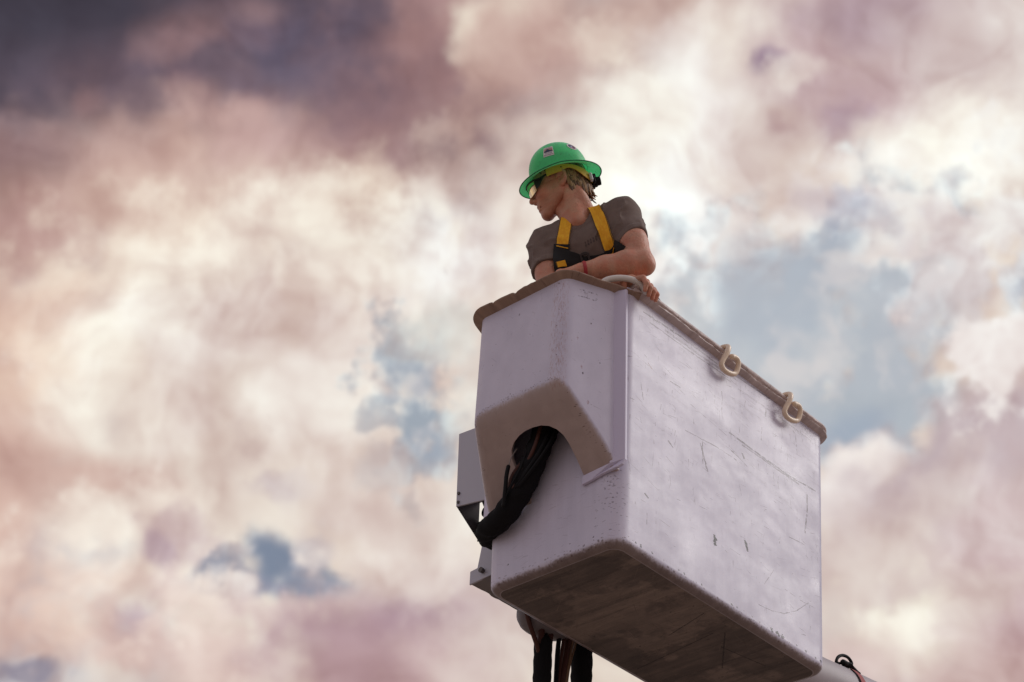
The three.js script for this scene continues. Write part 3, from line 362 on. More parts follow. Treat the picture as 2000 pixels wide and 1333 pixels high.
  // flange that lies on the bucket round the foot of the hood
  for (const s of [1, -1]) {
    const o = new THREE.Shape([[0.158, 0.268], [0.158, 0.3], [0.2, 0.302], [0.282, 0.306], [0.282, 1.04], [0.331, 1.04], [0.331, 0.315], [0.325, 0.296], [0.312, 0.284], [0.29, 0.281], [0.24, 0.278], [0.2, 0.272]].map(([z, y]) => new THREE.Vector2(z, y)));
    const g = new THREE.ExtrudeGeometry(o, { depth: 0.008, bevelEnabled: true, bevelThickness: 0.002, bevelSize: 0.002, bevelSegments: 2 }), p = g.attributes.position;
    for (let i = 0; i < p.count; i++) { const z = p.getX(i), y = p.getY(i), d = p.getZ(i); p.setXYZ(i, -half(y)[0] - 0.004 - d + 0.02 * Math.pow(clamp((z - 0.3) / 0.032, 0, 1), 2), y, z * s); }
    g.computeVertexNormals(); part('flange', g, std({ color: C(0.62, 0.58, 0.72), roughness: 0.45 }), hood);
  }
  part('grab_handle', tube([[-0.695, 1.05, 0.262], [-0.685, 1.075, 0.278], [-0.655, 1.09, 0.31], [-0.615, 1.09, 0.345], [-0.58, 1.078, 0.362], [-0.56, 1.06, 0.364]], 0.0125, 40, 10), std({ color: C(0.72, 0.68, 0.62), roughness: 0.45 }), bucket, 'white grab handle under the gripping hand');
}

// ───────────── hooks, hoses, bracket, boom ─────────────
const hookMat = phys({ color: C(0.84, 0.67, 0.49), roughness: 0.42, clearcoat: 0.3, clearcoatRoughness: 0.3 });
function hook(x, label) {                                                       // hangs over the rim of the long side, its open end loop towards the far end
  const t = thing('s_hook', label, 'hook', [x, 1.09, 0.36], 'plastic S hooks on the rim');
  part('hook_rod', tube([[0.0, 1.0, 0.288], [-0.008, 1.06, 0.29], [-0.014, 1.094, 0.31], [-0.016, 1.102, 0.34], [-0.017, 1.092, 0.369], [-0.028, 1.06, 0.376], [-0.044, 1.01, 0.364], [-0.05, 0.984, 0.358], [-0.04, 0.966, 0.356], [-0.012, 0.96, 0.356], [0.03, 0.968, 0.358], [0.052, 0.982, 0.36], [0.061, 1.006, 0.366], [0.058, 1.036, 0.373], [0.044, 1.05, 0.376], [0.016, 1.049, 0.376], [0.004, 1.044, 0.376]].map(([a, b, c]) => [a * 0.8 + x, 1.075 + (b - 1.075) * 0.82, c]), 0.0105, 120, 12), hookMat, t);
}
hook(-0.053, 'cream plastic S hook on the rim, the one nearer the man');
hook(0.352, 'cream plastic S hook on the rim, the one nearer the far corner');

const clothBlack = phys({ color: C(0.012, 0.0115, 0.0125), roughness: 0.95, specularIntensity: 0.25 });
const rubber = phys({ color: C(0.009, 0.0085, 0.009), roughness: 0.65, specularIntensity: 0.3 });
const hoseRed = phys({ color: C(0.075, 0.028, 0.02), roughness: 0.55, specularIntensity: 0.5 }), hoseTan = std({ color: C(0.22, 0.13, 0.07), roughness: 0.5 });
const galv = std({ color: C(0.46, 0.45, 0.5), roughness: 0.5, metalness: 0.15, bumpMap: shellBump, bumpScale: 0.001 });
const steel = std({ color: C(0.1, 0.085, 0.08), roughness: 0.55, metalness: 0.4 });

{ // control hoses in their sleeve, out of the hood and round the corner
  const t = thing('hose_bundle', 'thick black sleeve of control hoses leaving the arched hole in the hood', 'hoses', [-0.68, 0.2, -0.18]);
  const wob = (u, v) => 0.13 * fbm(u * 7, Math.cos(v * 6.283) * 1.2, Math.sin(v * 6.283) * 1.2, 3) + 0.05 * Math.sin(u * 90 + 4 * Math.sin(v * 6.283));
  part('sleeve', tube([[-0.665, 0.68, 0.02], [-0.675, 0.56, 0.012], [-0.682, 0.46, -0.012], [-0.685, 0.38, -0.045], [-0.684, 0.31, -0.09], [-0.68, 0.255, -0.145], [-0.672, 0.232, -0.195], [-0.658, 0.232, -0.25], [-0.622, 0.244, -0.306], [-0.57, 0.262, -0.345], [-0.5, 0.29, -0.36], [-0.44, 0.34, -0.38]], (u) => 0.045 - 0.01 * smooth(0.1, 0, u) - 0.008 * smooth(0.55, 0.75, u), 90, 20, wob), clothBlack, t);
  const lines = [[0.05, 0.006, 0.058, 0.0075], [0.02, -0.02, 0.035, 0.0075], [0.075, 0.02, 0.085, 0.006], [0.0, 0.05, 0.03, 0.008], [-0.03, 0.035, -0.005, 0.007], [0.04, 0.05, 0.06, 0.006]];
  lines.forEach(([z, dx, z0, r], i) => part('hose', tube([[-0.69 + dx * 0.3, 0.75, z0 + 0.03], [-0.7 + dx, 0.56, z0], [-0.712 + dx * 0.4, 0.44, z - 0.02], [-0.72, 0.36, z - 0.07], [-0.722, 0.3, z * 0.5 - 0.1]], r, 40, 8), i % 3 === 1 ? hoseRed : rubber, t));
  part('cut_hose', tube([[-0.735, 0.235, -0.12], [-0.742, 0.29, -0.11], [-0.745, 0.35, -0.105], [-0.744, 0.385, -0.1]], 0.0075, 30, 8), rubber, t);
  part('inner_wire', tube([[-0.744, 0.38, -0.1], [-0.74, 0.42, -0.093], [-0.728, 0.46, -0.08]], 0.0022, 20, 6), std({ color: C(0.25, 0.22, 0.2), roughness: 0.5 }), t);
  part('loose_wire', tube([[-0.738, 0.24, -0.125], [-0.74, 0.3, -0.085], [-0.735, 0.36, -0.05], [-0.72, 0.45, -0.03], [-0.7, 0.56, 0.0]], 0.003, 40, 6), rubber, t);
}
{ // the bracket that carries the bucket, behind its left-hand corner
  const t = thing('boom_tip_bracket', 'grey sheet-metal mounting bracket with bolts behind the bucket', 'bracket', [-0.45, 0.1, -0.5]);
  const plate = (pts, th) => { const g = new THREE.ExtrudeGeometry(new THREE.Shape(pts.map(([z, y]) => new THREE.Vector2(z, y))), { depth: th, bevelEnabled: true, bevelThickness: 0.001, bevelSize: 0.001, bevelSegments: 1 }); return g; };
  const across = (pts, x, th) => { const g = plate(pts, th); g.rotateY(-Math.PI / 2); const p = g.attributes.position; for (let i = 0; i < p.count; i++) { const a = p.getX(i), b = p.getY(i), c = p.getZ(i); p.setXYZ(i, x - a, b, c); } g.computeVertexNormals(); return g; };  // plate facing along x, outline in (z, y)
  part('front_plate', across([[-0.617, 0.858], [-0.36, 0.838], [-0.36, 0.482], [-0.6, 0.522]].map(([z, y]) => [z, y]), -0.5, 0.005), galv, t);
  part('side_plate', grid(1, 1, (u, v) => [[-0.5, 0.522, -0.6], [-0.37, 0.432, -0.6], [-0.5, 0.858, -0.617], [-0.37, 0.95, -0.617]][Math.round(v) * 2 + Math.round(u)]), steel, t);
  part('back_plate', across([[-0.604, 0.432], [-0.4, 0.45], [-0.4, 0.53], [-0.606, 0.515]], -0.37, 0.005), steel, t, 'dark lower back plate with a bolt hole');
  part('back_plate', across([[-0.612, 0.607], [-0.4, 0.615], [-0.4, 0.9], [-0.617, 0.9]], -0.37, 0.005), galv, t);
  part('strut', tube([[-0.44, 0.62, -0.535], [-0.42, 0.55, -0.515], [-0.4, 0.47, -0.49]], 0.02, 20, 8), steel, t);
  part('roller', cyl([-0.375, 0.549, -0.562], [-0.34, 0.549, -0.562], 0.026, 0.026, 24), rubber, t);
  for (const [z, y] of [[-0.601, 0.535], [-0.602, 0.575]]) part('bolt', cyl([-0.506, y, z + 0.012], [-0.499, y, z + 0.012], 0.0065, 0.0065, 8), steel, t);
  part('post', across([[-0.452, 0.33], [-0.36, 0.33], [-0.36, 0.19], [-0.475, 0.19]], -0.49, 0.006), galv, t);
  const shelf = part('shelf', across([[-0.497, 0.203], [-0.34, 0.218], [-0.34, 0.158], [-0.496, 0.15]], -0.5, 0.006), galv, t);
  part('bolt', cyl([-0.517, 0.183, -0.43], [-0.5, 0.183, -0.43], 0.011, 0.009, 8), steel, t);
  part('shelf_plate', grid(30, 1, (u, v) => [mix(-0.498, 0.08, u), mix(0.152, 0.162, u), v ? -0.345 : -0.494 + 0.006 * fbm(u * 14, 1, 2, 3)]), std({ color: C(0.2, 0.18, 0.18), roughness: 0.6, metalness: 0.2 }), t);
  const hub = tube([[-0.19, 0.142, -0.44], [-0.15, 0.144, -0.44], [-0.07, 0.168, -0.44], [0.06, 0.26, -0.45], [0.2, 0.36, -0.47]], (u) => 0.078 - 0.01 * smooth(0.2, 1, u), 40, 26);
  part('pivot_housing', hub, std({ color: C(0.17, 0.15, 0.155), roughness: 0.5, metalness: 0.1 }), t);
}
{ // sleeves and single hoses hanging under the bracket
  const hang = (name, x, top, r, label, end) => { const t = thing(name, label, 'hose sleeve', [x, top, -0.43], 'black hose sleeves under the bucket'); part('sleeve_cloth', tube([[x - 0.004, top, -0.43], [x, top - 0.12, -0.43], [x + 0.012, top - 0.3, -0.432], [x + 0.1, top - 0.52, -0.45], [x + 0.35, top - 0.6, -0.5], [x + 0.7, top - 0.36, -0.52], [end, 0.402 + end * 0.119 - 0.11, -0.49]], r, 90, 20, (u, v) => 0.07 * fbm(u * 26, Math.cos(v * 6.283), Math.sin(v * 6.283), 3) + 0.035 * Math.sin(u * 210)), clothBlack, t); };
  hang('hose_sleeve', -0.156, 0.03, 0.0345, 'black cloth hose sleeve hanging left under the bucket', 0.86);
  hang('hose_sleeve', 0.062, 0.12, 0.041, 'wider black cloth hose sleeve hanging right under the bucket', 1.1);
  const runs = [
    [[[-0.29, 0.13, -0.41], [-0.26, 0.09, -0.42], [-0.195, 0.0, -0.425], [-0.16, -0.06, -0.43]], 0.009, hoseRed, 'dark red hose slanting into the left black sleeve'],
    [[[-0.186, 0.16, -0.41], [-0.184, 0.06, -0.42], [-0.176, -0.05, -0.43]], 0.0135, hoseRed, 'thick dark red hose at the left of the sleeve mouth'],
    [[[-0.158, 0.16, -0.41], [-0.157, 0.06, -0.42], [-0.152, -0.05, -0.43]], 0.007, rubber, 'thin black hose in the middle of the sleeve mouth'],
    [[[-0.136, 0.16, -0.41], [-0.135, 0.06, -0.42], [-0.138, -0.05, -0.43]], 0.0125, hoseRed, 'thick dark red hose at the right of the sleeve mouth'],
    [[[-0.078, 0.17, -0.41], [-0.076, 0.06, -0.43], [-0.08, -0.1, -0.43], [-0.085, -0.4, -0.43]], 0.009, rubber, 'straight dark hose hanging between the black sleeves'],
    [[[-0.05, 0.17, -0.41], [-0.052, 0.06, -0.43], [-0.068, -0.08, -0.43], [-0.09, -0.4, -0.43]], 0.007, hoseRed, 'thin dark red hose between the black sleeves'],
    [[[-0.022, 0.18, -0.41], [-0.024, 0.08, -0.43], [-0.046, -0.06, -0.43], [-0.085, -0.4, -0.43]], 0.0125, hoseRed, 'thick slanting red hose between the black sleeves'],
    [[[0.0, 0.19, -0.41], [-0.002, 0.08, -0.43], [-0.024, -0.05, -0.43], [-0.06, -0.4, -0.43]], 0.006, hoseTan, 'thin tan hose beside the right black sleeve'],
    [[[0.014, 0.19, -0.405], [0.012, 0.09, -0.425], [-0.012, -0.02, -0.43], [-0.035, -0.4, -0.43]], 0.0045, hoseTan, 'thinnest tan hose touching the right black sleeve'],
  ];
  for (const [pts, r, m, label] of runs) { const t = thing('hydraulic_hose', label, 'hose', pts[0], 'hydraulic hoses hanging under the bucket'); part('hose_line', tube(pts, r, 30, 8), m, t); }
}
{ // the boom that carries it all, and what it stands on outside the picture
  const boomMap = canvas(512, 256, (ctx, w, h) => { const R = rng(8); noisePaint(ctx, w, h, (x, y) => { const n = fbm(x / 70, y / 24, 2, 4) * 14 + (R() - 0.5) * 8; return [158 + n, 148 + n, 150 + n]; }); });
  const boomMat = std({ map: boomMap, roughness: 0.5 });
  const d = [1, 0.119, 0], at = (x) => [x, 0.402 + (x - 0.0) * d[1], -0.48];
  const b = thing('boom', 'grey round boom reaching away behind the bucket', 'boom', at(0.6));
  part('tube', tube([at(-0.08), at(1), at(3), at(5.6)], 0.135, 40, 36), boomMat, b);
  part('elbow', cyl([5.6, at(5.6)[1], -0.7], [5.6, at(5.6)[1], -0.1], 0.26, 0.26, 32), galv, b);
  const e = at(5.6);
  const lb = thing('lower_boom', 'grey lower boom standing on its turret', 'boom', [3.6, -4.0, -0.15]);
  part('tube', tube([[5.6, e[1], -0.1], [4.6, -1.6, -0.1], [3.6, -3.9, -0.1]], 0.17, 30, 30), boomMat, lb);
  part('turret', cyl([3.6, -4.9, -0.1], [3.6, -3.7, -0.1], 0.5, 0.42, 40), galv, lb);
  // strap round the boom with a tied loop
  const X = 1.86, c = at(X), s = thing('tie_strap', 'red strap with a black tied loop round the boom', 'strap', [c[0], c[1] + 0.14, c[2]]);
  const ringPts = []; for (let i = 0; i <= 40; i++) { const a = i / 40 * 6.2832; ringPts.push([c[0] + 0.02 - 0.119 * 0.14 * Math.cos(a), c[1] + Math.cos(a) * 0.1375, c[2] + Math.sin(a) * 0.1375]); }
  const band = (off, w) => grid(60, 1, (u, v) => { const a = u * 6.2832, r = 0.139; return [c[0] + off + (v - 0.5) * w - 0.119 * r * Math.cos(a), c[1] + Math.cos(a) * r + (off + (v - 0.5) * w) * 0.119, c[2] + Math.sin(a) * r]; });
  part('band', band(0.02, 0.04), std({ color: C(0.34, 0.055, 0.05), roughness: 0.7, side: THREE.DoubleSide }), s);
  part('edge_binding', band(-0.006, 0.012), clothBlack, s);
  const ty = c[1] + 0.14;
  part('loop', tube([[X - 0.03, ty + 0.0, -0.44], [X - 0.07, ty - 0.012, -0.43], [X - 0.058, ty + 0.014, -0.43], [X - 0.02, ty + 0.042, -0.43], [X + 0.03, ty + 0.05, -0.43], [X + 0.055, ty + 0.034, -0.43], [X + 0.048, ty + 0.014, -0.43], [X + 0.02, ty + 0.0, -0.43]], 0.0075, 60, 8), rubber, s);
  part('knot', tube([[X - 0.03, ty + 0.0, -0.42], [X + 0.02, ty + 0.008, -0.42], [X + 0.06, ty + 0.0, -0.42], [X + 0.115, ty + 0.004, -0.43]], (u) => 0.014 * (1 - 0.5 * u), 30, 8, (u, v) => 0.3 * fbm(u * 8, v * 3, 1, 2)), rubber, s);
}

// ───────────── the man ─────────────
// Signed distances, all in the bucket's axes, meshed with surface nets.
const smin = (a, b, k) => { const h = Math.max(k - Math.abs(a - b), 0) / k; return Math.min(a, b) - h * h * k * 0.25; }, smax = (a, b, k) => -smin(-a, -b, k);
const cone = (a, b, ra, rb) => { const bx = b[0] - a[0], by = b[1] - a[1], bz = b[2] - a[2], L = bx * bx + by * by + bz * bz; return (x, y, z) => { const px = x - a[0], py = y - a[1], pz = z - a[2], t = clamp((px * bx + py * by + pz * bz) / L, 0, 1), dx = px - bx * t, dy = py - by * t, dz = pz - bz * t; return Math.sqrt(dx * dx + dy * dy + dz * dz) - mix(ra, rb, t); }; };
const ellip = (c, r, ax) => (x, y, z) => { let px = x - c[0], py = y - c[1], pz = z - c[2]; if (ax) { const [X, Y, Z] = ax, qx = px * X.x + py * X.y + pz * X.z, qy = px * Y.x + py * Y.y + pz * Y.z, qz = px * Z.x + py * Z.y + pz * Z.z; px = qx; py = qy; pz = qz; } const a = px / r[0], b = py / r[1], d = pz / r[2], k0 = Math.sqrt(a * a + b * b + d * d), e = a / r[0], f = b / r[1], g = d / r[2], k1 = Math.sqrt(e * e + f * f + g * g); return k1 < 1e-9 ? -Math.min(...r) : k0 * (k0 - 1) / k1; };
function netMesh(f, lo, hi, cell, uvScale = 1) {
  const nx = Math.ceil((hi[0] - lo[0]) / cell) + 1, ny = Math.ceil((hi[1] - lo[1]) / cell) + 1, nz = Math.ceil((hi[2] - lo[2]) / cell) + 1, F = new Float32Array(nx * ny * nz), id = (i, j, k) => (k * ny + j) * nx + i;
  for (let k = 0; k < nz; k++) for (let j = 0; j < ny; j++) for (let i = 0; i < nx; i++) F[id(i, j, k)] = f(lo[0] + i * cell, lo[1] + j * cell, lo[2] + k * cell);
  const V = new Int32Array(nx * ny * nz).fill(-1), P = [], I = [];
  for (let k = 0; k < nz - 1; k++) for (let j = 0; j < ny - 1; j++) for (let i = 0; i < nx - 1; i++) {
    const c = [F[id(i, j, k)], F[id(i + 1, j, k)], F[id(i, j + 1, k)], F[id(i + 1, j + 1, k)], F[id(i, j, k + 1)], F[id(i + 1, j, k + 1)], F[id(i, j + 1, k + 1)], F[id(i + 1, j + 1, k + 1)]];
    let m = 0; for (let q = 0; q < 8; q++) if (c[q] < 0) m |= 1 << q; if (m === 0 || m === 255) continue;
    let sx = 0, sy = 0, sz = 0, n = 0;
    for (let a = 0; a < 8; a++) for (const bit of [1, 2, 4]) { if (a & bit) continue; const b = a | bit; if ((c[a] < 0) === (c[b] < 0)) continue; const t = c[a] / (c[a] - c[b]); sx += (a & 1) + (bit === 1 ? t : 0); sy += ((a >> 1) & 1) + (bit === 2 ? t : 0); sz += ((a >> 2) & 1) + (bit === 4 ? t : 0); n++; }
    V[id(i, j, k)] = P.length / 3; P.push(lo[0] + (i + sx / n) * cell, lo[1] + (j + sy / n) * cell, lo[2] + (k + sz / n) * cell);
  }
  const quad = (a, b, c, d, flip) => { if (a < 0 || b < 0 || c < 0 || d < 0) return; flip ? I.push(a, c, b, a, d, c) : I.push(a, b, c, a, c, d); };
  for (let k = 1; k < nz - 1; k++) for (let j = 1; j < ny - 1; j++) for (let i = 1; i < nx - 1; i++) {
    const s = F[id(i, j, k)] < 0;
    if (s !== (F[id(i + 1, j, k)] < 0)) quad(V[id(i, j - 1, k - 1)], V[id(i, j, k - 1)], V[id(i, j, k)], V[id(i, j - 1, k)], !s);
    if (s !== (F[id(i, j + 1, k)] < 0)) quad(V[id(i - 1, j, k - 1)], V[id(i, j, k - 1)], V[id(i, j, k)], V[id(i - 1, j, k)], s);
    if (s !== (F[id(i, j, k + 1)] < 0)) quad(V[id(i - 1, j - 1, k)], V[id(i, j - 1, k)], V[id(i, j, k)], V[id(i - 1, j, k)], !s);
  }
  const N = new Float32Array(P.length), U = new Float32Array(P.length / 3 * 2), e = cell * 0.6;
  for (let q = 0; q < P.length; q += 3) { const x = P[q], y = P[q + 1], z = P[q + 2]; let a = f(x + e, y, z) - f(x - e, y, z), b = f(x, y + e, z) - f(x, y - e, z), c = f(x, y, z + e) - f(x, y, z - e); const L = Math.hypot(a, b, c) || 1; N[q] = a / L; N[q + 1] = b / L; N[q + 2] = c / L; U[q / 3 * 2] = (x * 0.7 + z * 0.7) * uvScale; U[q / 3 * 2 + 1] = y * uvScale; }
  const g = new THREE.BufferGeometry(); g.setAttribute('position', new THREE.Float32BufferAttribute(P, 3)); g.setAttribute('normal', new THREE.BufferAttribute(N, 3)); g.setAttribute('uv', new THREE.BufferAttribute(U, 2)); g.setIndex(I); return g;
}
function normalAt(f, p, e = 0.004) { const n = new THREE.Vector3(f(p.x + e, p.y, p.z) - f(p.x - e, p.y, p.z), f(p.x, p.y + e, p.z) - f(p.x, p.y - e, p.z), f(p.x, p.y, p.z + e) - f(p.x, p.y, p.z - e)); return n.normalize(); }
function march(f, o, d, far = 1.2) { let t = 0; for (let i = 0; i < 200 && t < far; i++) { const h = f(o.x + d.x * t, o.y + d.y * t, o.z + d.z * t); if (h < 0.0006) return o.clone().addScaledVector(d, t); t += Math.max(0.0008, h * 0.7); } return null; }

// joints
const NECK = [-0.65, 1.478, 0.098], SHL = [-0.565, 1.482, 0.243], SHR = [-0.675, 1.405, -0.036], ELL = [-0.556, 1.2, 0.343], WRL = [-0.708, 1.156, 0.178], ELR = [-0.7, 1.125, 0.02], WRR = [-0.606, 1.118, 0.272], HIP = [-0.3, 0.96, 0.02];
const sub = (a, b) => vec(a).sub(vec(b)), UPT = sub(NECK, HIP).normalize(), LEFT = sub(SHL, SHR), LEFTN = LEFT.clone().addScaledVector(UPT, -LEFT.dot(UPT)).normalize(), FWD = LEFTN.clone().cross(UPT).normalize(), TA = [LEFTN, UPT, FWD];
const tor = (s, u, f) => { const p = vec(NECK).addScaledVector(LEFTN, s).addScaledVector(UPT, u).addScaledVector(FWD, f); return [p.x, p.y, p.z]; };   // torso axes from the base of the neck
// head axes
const HS = 1.05, yaw8 = 8 * rad, hl0 = new THREE.Vector3(-0.7904, -0.3788, 0.4814), HN = new THREE.Vector3(-0.5153, 0.8361, -0.1882).normalize(), hg0 = new THREE.Vector3(-0.3312, -0.3968, -0.8561);
const HG = hg0.clone().multiplyScalar(Math.cos(yaw8)).addScaledVector(hl0, Math.sin(yaw8)).normalize(), HL = HN.clone().cross(HG).normalize(), HEAD = new THREE.Vector3(-0.7065, 1.6545, 0.0375);
{ const q = new THREE.Quaternion().setFromAxisAngle(HL, -6.5 * rad); HN.applyQuaternion(q); HG.applyQuaternion(q); }
const headM = new THREE.Matrix4().makeBasis(HL, HN, HG).scale(new THREE.Vector3(HS, HS, HS)).setPosition(HEAD);
const inHead = (x, y, z) => { const p = new THREE.Vector3(x, y, z).applyMatrix4(headM); return [p.x, p.y, p.z]; };

const skinMap = canvas(256, 256, (ctx, w, h) => { const R = rng(3); noisePaint(ctx, w, h, (x, y) => { const n = fbm(x / 30, y / 30, 2, 5) * 18 + (R() - 0.5) * 12, red = fbm(x / 18, y / 18, 9, 3) * 12; return [197 + n + red * 0.4, 138 + n * 0.9 - red, 111 + n * 0.8 - red]; }); for (let i = 0; i < 260; i++) { ctx.fillStyle = rgb(120, 66, 48, 0.12 + 0.25 * R()); ctx.fillRect(R() * w, R() * h, 1 + R() * 1.5, 1 + R() * 1.5); } });
skinMap.repeat.set(3, 3);
const skinBump = canvas(256, 256, (ctx, w, h) => { noisePaint(ctx, w, h, (x, y) => { const n = 128 + fbm(x / 7, y / 7, 3, 4, 0.6) * 100; return [n, n, n]; }); }, false); skinBump.repeat.set(3, 3);
const skin = phys({ map: skinMap, bumpMap: skinBump, bumpScale: 0.0025, roughness: 0.5, sheen: 0.2, sheenRoughness: 0.5, sheenColor: C(0.6, 0.35, 0.3) });
const man = thing('person', 'man in a brown T-shirt leaning on the bucket rim with crossed arms', 'person', [-0.28, 0.03, 0.02]);

// shirt
const sleeveL = { a: SHL, b: [mix(SHL[0], ELL[0], 0.56) , mix(SHL[1], ELL[1], 0.56), mix(SHL[2], ELL[2], 0.56)] }, sleeveR = { a: SHR, b: [mix(SHR[0], ELR[0], 0.54), mix(SHR[1], ELR[1], 0.54), mix(SHR[2], ELR[2], 0.54)] };
const shirtSolid = (() => {
  const chest = ellip(tor(0, -0.185, -0.005), [0.165, 0.19, 0.116], TA), belly = ellip(tor(0, -0.38, -0.02), [0.158, 0.26, 0.115], TA), back = ellip(tor(0, -0.13, -0.05), [0.15, 0.13, 0.085], TA);
  const yokeL = cone(tor(0.045, -0.03, -0.03), SHL, 0.05, 0.062), yokeR = cone(tor(-0.045, -0.035, -0.03), SHR, 0.05, 0.062), dL = cone(SHL, sleeveL.b, 0.066, 0.063), dR = cone(SHR, sleeveR.b, 0.063, 0.062), pecL = ellip(tor(0.075, -0.13, 0.06), [0.085, 0.08, 0.05], TA), pecR = ellip(tor(-0.075, -0.13, 0.06), [0.085, 0.08, 0.05], TA);
  return (x, y, z) => {
    let d = smin(smin(chest(x, y, z), belly(x, y, z), 0.1), back(x, y, z), 0.06); d = smin(d, smin(pecL(x, y, z), pecR(x, y, z), 0.03), 0.05);
    d = smin(d, yokeL(x, y, z), 0.07); d = smin(d, yokeR(x, y, z), 0.07);
    const sl = smin(dL(x, y, z), dR(x, y, z), 0.02); d = smin(d, sl, 0.045);
    return d;
  };
})();
const cutL = sub(sleeveL.b, SHL).normalize(), cutR = sub(sleeveR.b, SHR).normalize();
cutL.addScaledVector(LEFTN, 0.3).normalize();
const armL = cone(SHL, ELL, 0.051, 0.046), armR = cone(SHR, ELR, 0.049, 0.044), neckHole = cone(tor(0, 0.018, 0.016), inHead(0, -0.1, 0.0), 0.065, 0.064);
const folds = (x, y, z) => {
  const p = new THREE.Vector3(x, y, z), q = p.clone().sub(vec(NECK)), s = q.dot(LEFTN), u = q.dot(UPT), f = q.dot(FWD);
  const aL = Math.hypot(x - SHL[0], y - SHL[1] + 0.06, z - SHL[2]), aR = Math.hypot(x - SHR[0], y - SHR[1] + 0.06, z - SHR[2]);
  const n = fbm(x * 7, y * 7, z * 7, 3), wL = smooth(0.2, 0.05, aL), wR = smooth(0.2, 0.05, aR);
  const r1 = Math.sin((s * 30 - u * 20) + n * 3.2), r2 = Math.sin((s * 28 + u * 22) + n * 3.2 + 1), r3 = Math.sin(u * 26 + s * 9 + n * 4);
  const rg = (q) => { const k = 1 - Math.abs(q); return k * k; }; return -0.011 * (wL * rg(r1) + wR * rg(r2)) + 0.009 * n - 0.006 * rg(r3) * smooth(-0.06, -0.24, u);
};
const shirt = (x, y, z) => {
  let d = shirtSolid(x, y, z); if (Math.abs(d) > 0.05) return d; d += folds(x, y, z);
  const eL = (x - sleeveL.b[0]) * cutL.x + (y - sleeveL.b[1]) * cutL.y + (z - sleeveL.b[2]) * cutL.z, eR = (x - sleeveR.b[0]) * cutR.x + (y - sleeveR.b[1]) * cutR.y + (z - sleeveR.b[2]) * cutR.z;
  const nearL = Math.hypot(x - sleeveL.b[0], y - sleeveL.b[1], z - sleeveL.b[2]) < 0.13, nearR = Math.hypot(x - sleeveR.b[0], y - sleeveR.b[1], z - sleeveR.b[2]) < 0.12;
  const hemL = nearL ? 0.0025 * smooth(0.022, 0.018, Math.abs(eL + 0.004) ) : 0, hemR = nearR ? 0.0025 * smooth(0.022, 0.018, Math.abs(eR + 0.004)) : 0; d -= hemL + hemR;
  if (nearL) { d = smax(d, eL, 0.004); d = Math.max(d, -Math.max(armL(x, y, z) - 0.005, -eL - 0.035)); }
  if (nearR) { d = smax(d, eR, 0.004); d = Math.max(d, -Math.max(armR(x, y, z) - 0.005, -eR - 0.035)); }
  const h = neckHole(x, y, z); d -= 0.0025 * smooth(0.02, 0.016, Math.abs(h - 0.004)); d = smax(d, -(h + 0.004), 0.004);
  return d;
};
const shirtMap = canvas(512, 512, (ctx, w, h) => { const R = rng(21); noisePaint(ctx, w, h, (x, y) => { const n = (R() - 0.5) * 16 + fbm(x / 60, y / 60, 4, 3) * 8 + 4 * Math.sin(x * 1.6) * Math.sin(y * 1.2); return [114 + n, 98 + n, 90 + n]; }); });
shirtMap.repeat.set(4, 4);
const shirtMat = std({ map: shirtMap, roughness: 0.92 });
part('shirt', netMesh(shirt, [-0.93, 1.0, -0.2], [-0.1, 1.62, 0.46], 0.0062), shirtMat, man, 'brown short-sleeved T-shirt');
// dark, worn print on the chest
{ const g = []; for (let i = 0; i < 5; i++) for (let k = 0; k < 2; k++) { const o = vec(tor(0.02 + i * 0.011, -0.118 + k * 0.011 + 0.003 * i, 0.3)), d = FWD.clone().negate(), p = march(shirt, o, d); if (!p) continue; const n = normalAt(shirt, p), b = new THREE.BoxGeometry(0.0065 - 0.002 * k, 0.008, 0.0016); b.applyMatrix4(new THREE.Matrix4().makeBasis(n.clone().cross(UPT).negate().normalize(), UPT.clone().addScaledVector(n, -UPT.dot(n)).normalize(), n).setPosition(p)); g.push(b); } part('shirt_print', mergeGeometries(g), std({ color: C(0.095, 0.07, 0.062), roughness: 0.9 }), man); }
// trousers and boots, inside the bucket
{
  const hipL = [-0.29, 0.95, 0.11], hipR = [-0.29, 0.95, -0.07], kL = [-0.33, 0.52, 0.12], kR = [-0.31, 0.52, -0.08], fL = [-0.27, 0.12, 0.12], fR = [-0.25, 0.12, -0.09];
  const fs = [ellip([-0.29, 0.99, 0.02], [0.13, 0.13, 0.17]), cone(hipL, kL, 0.088, 0.068), cone(hipR, kR, 0.088, 0.068), cone(kL, fL, 0.066, 0.052), cone(kR, fR, 0.066, 0.052)];
  part('trousers', netMesh((x, y, z) => fs.reduce((a, f) => smin(a, f(x, y, z), 0.04), 1), [-0.46, 0.06, -0.2], [-0.12, 1.16, 0.24], 0.012), std({ color: C(0.05, 0.06, 0.09), roughness: 0.9 }), man);
  for (const [x, , z] of [fL, fR]) { const b = [cone([x + 0.02, 0.16, z], [x + 0.01, 0.08, z], 0.058, 0.056), cone([x + 0.02, 0.075, z], [x - 0.14, 0.068, z], 0.046, 0.042)]; part('boot', netMesh((a, c, d) => Math.max(smin(b[0](a, c, d), b[1](a, c, d), 0.03), 0.024 - c), [x - 0.22, 0.01, z - 0.08], [x + 0.1, 0.24, z + 0.08], 0.009), std({ color: C(0.09, 0.05, 0.03), roughness: 0.7 }), man); }
}
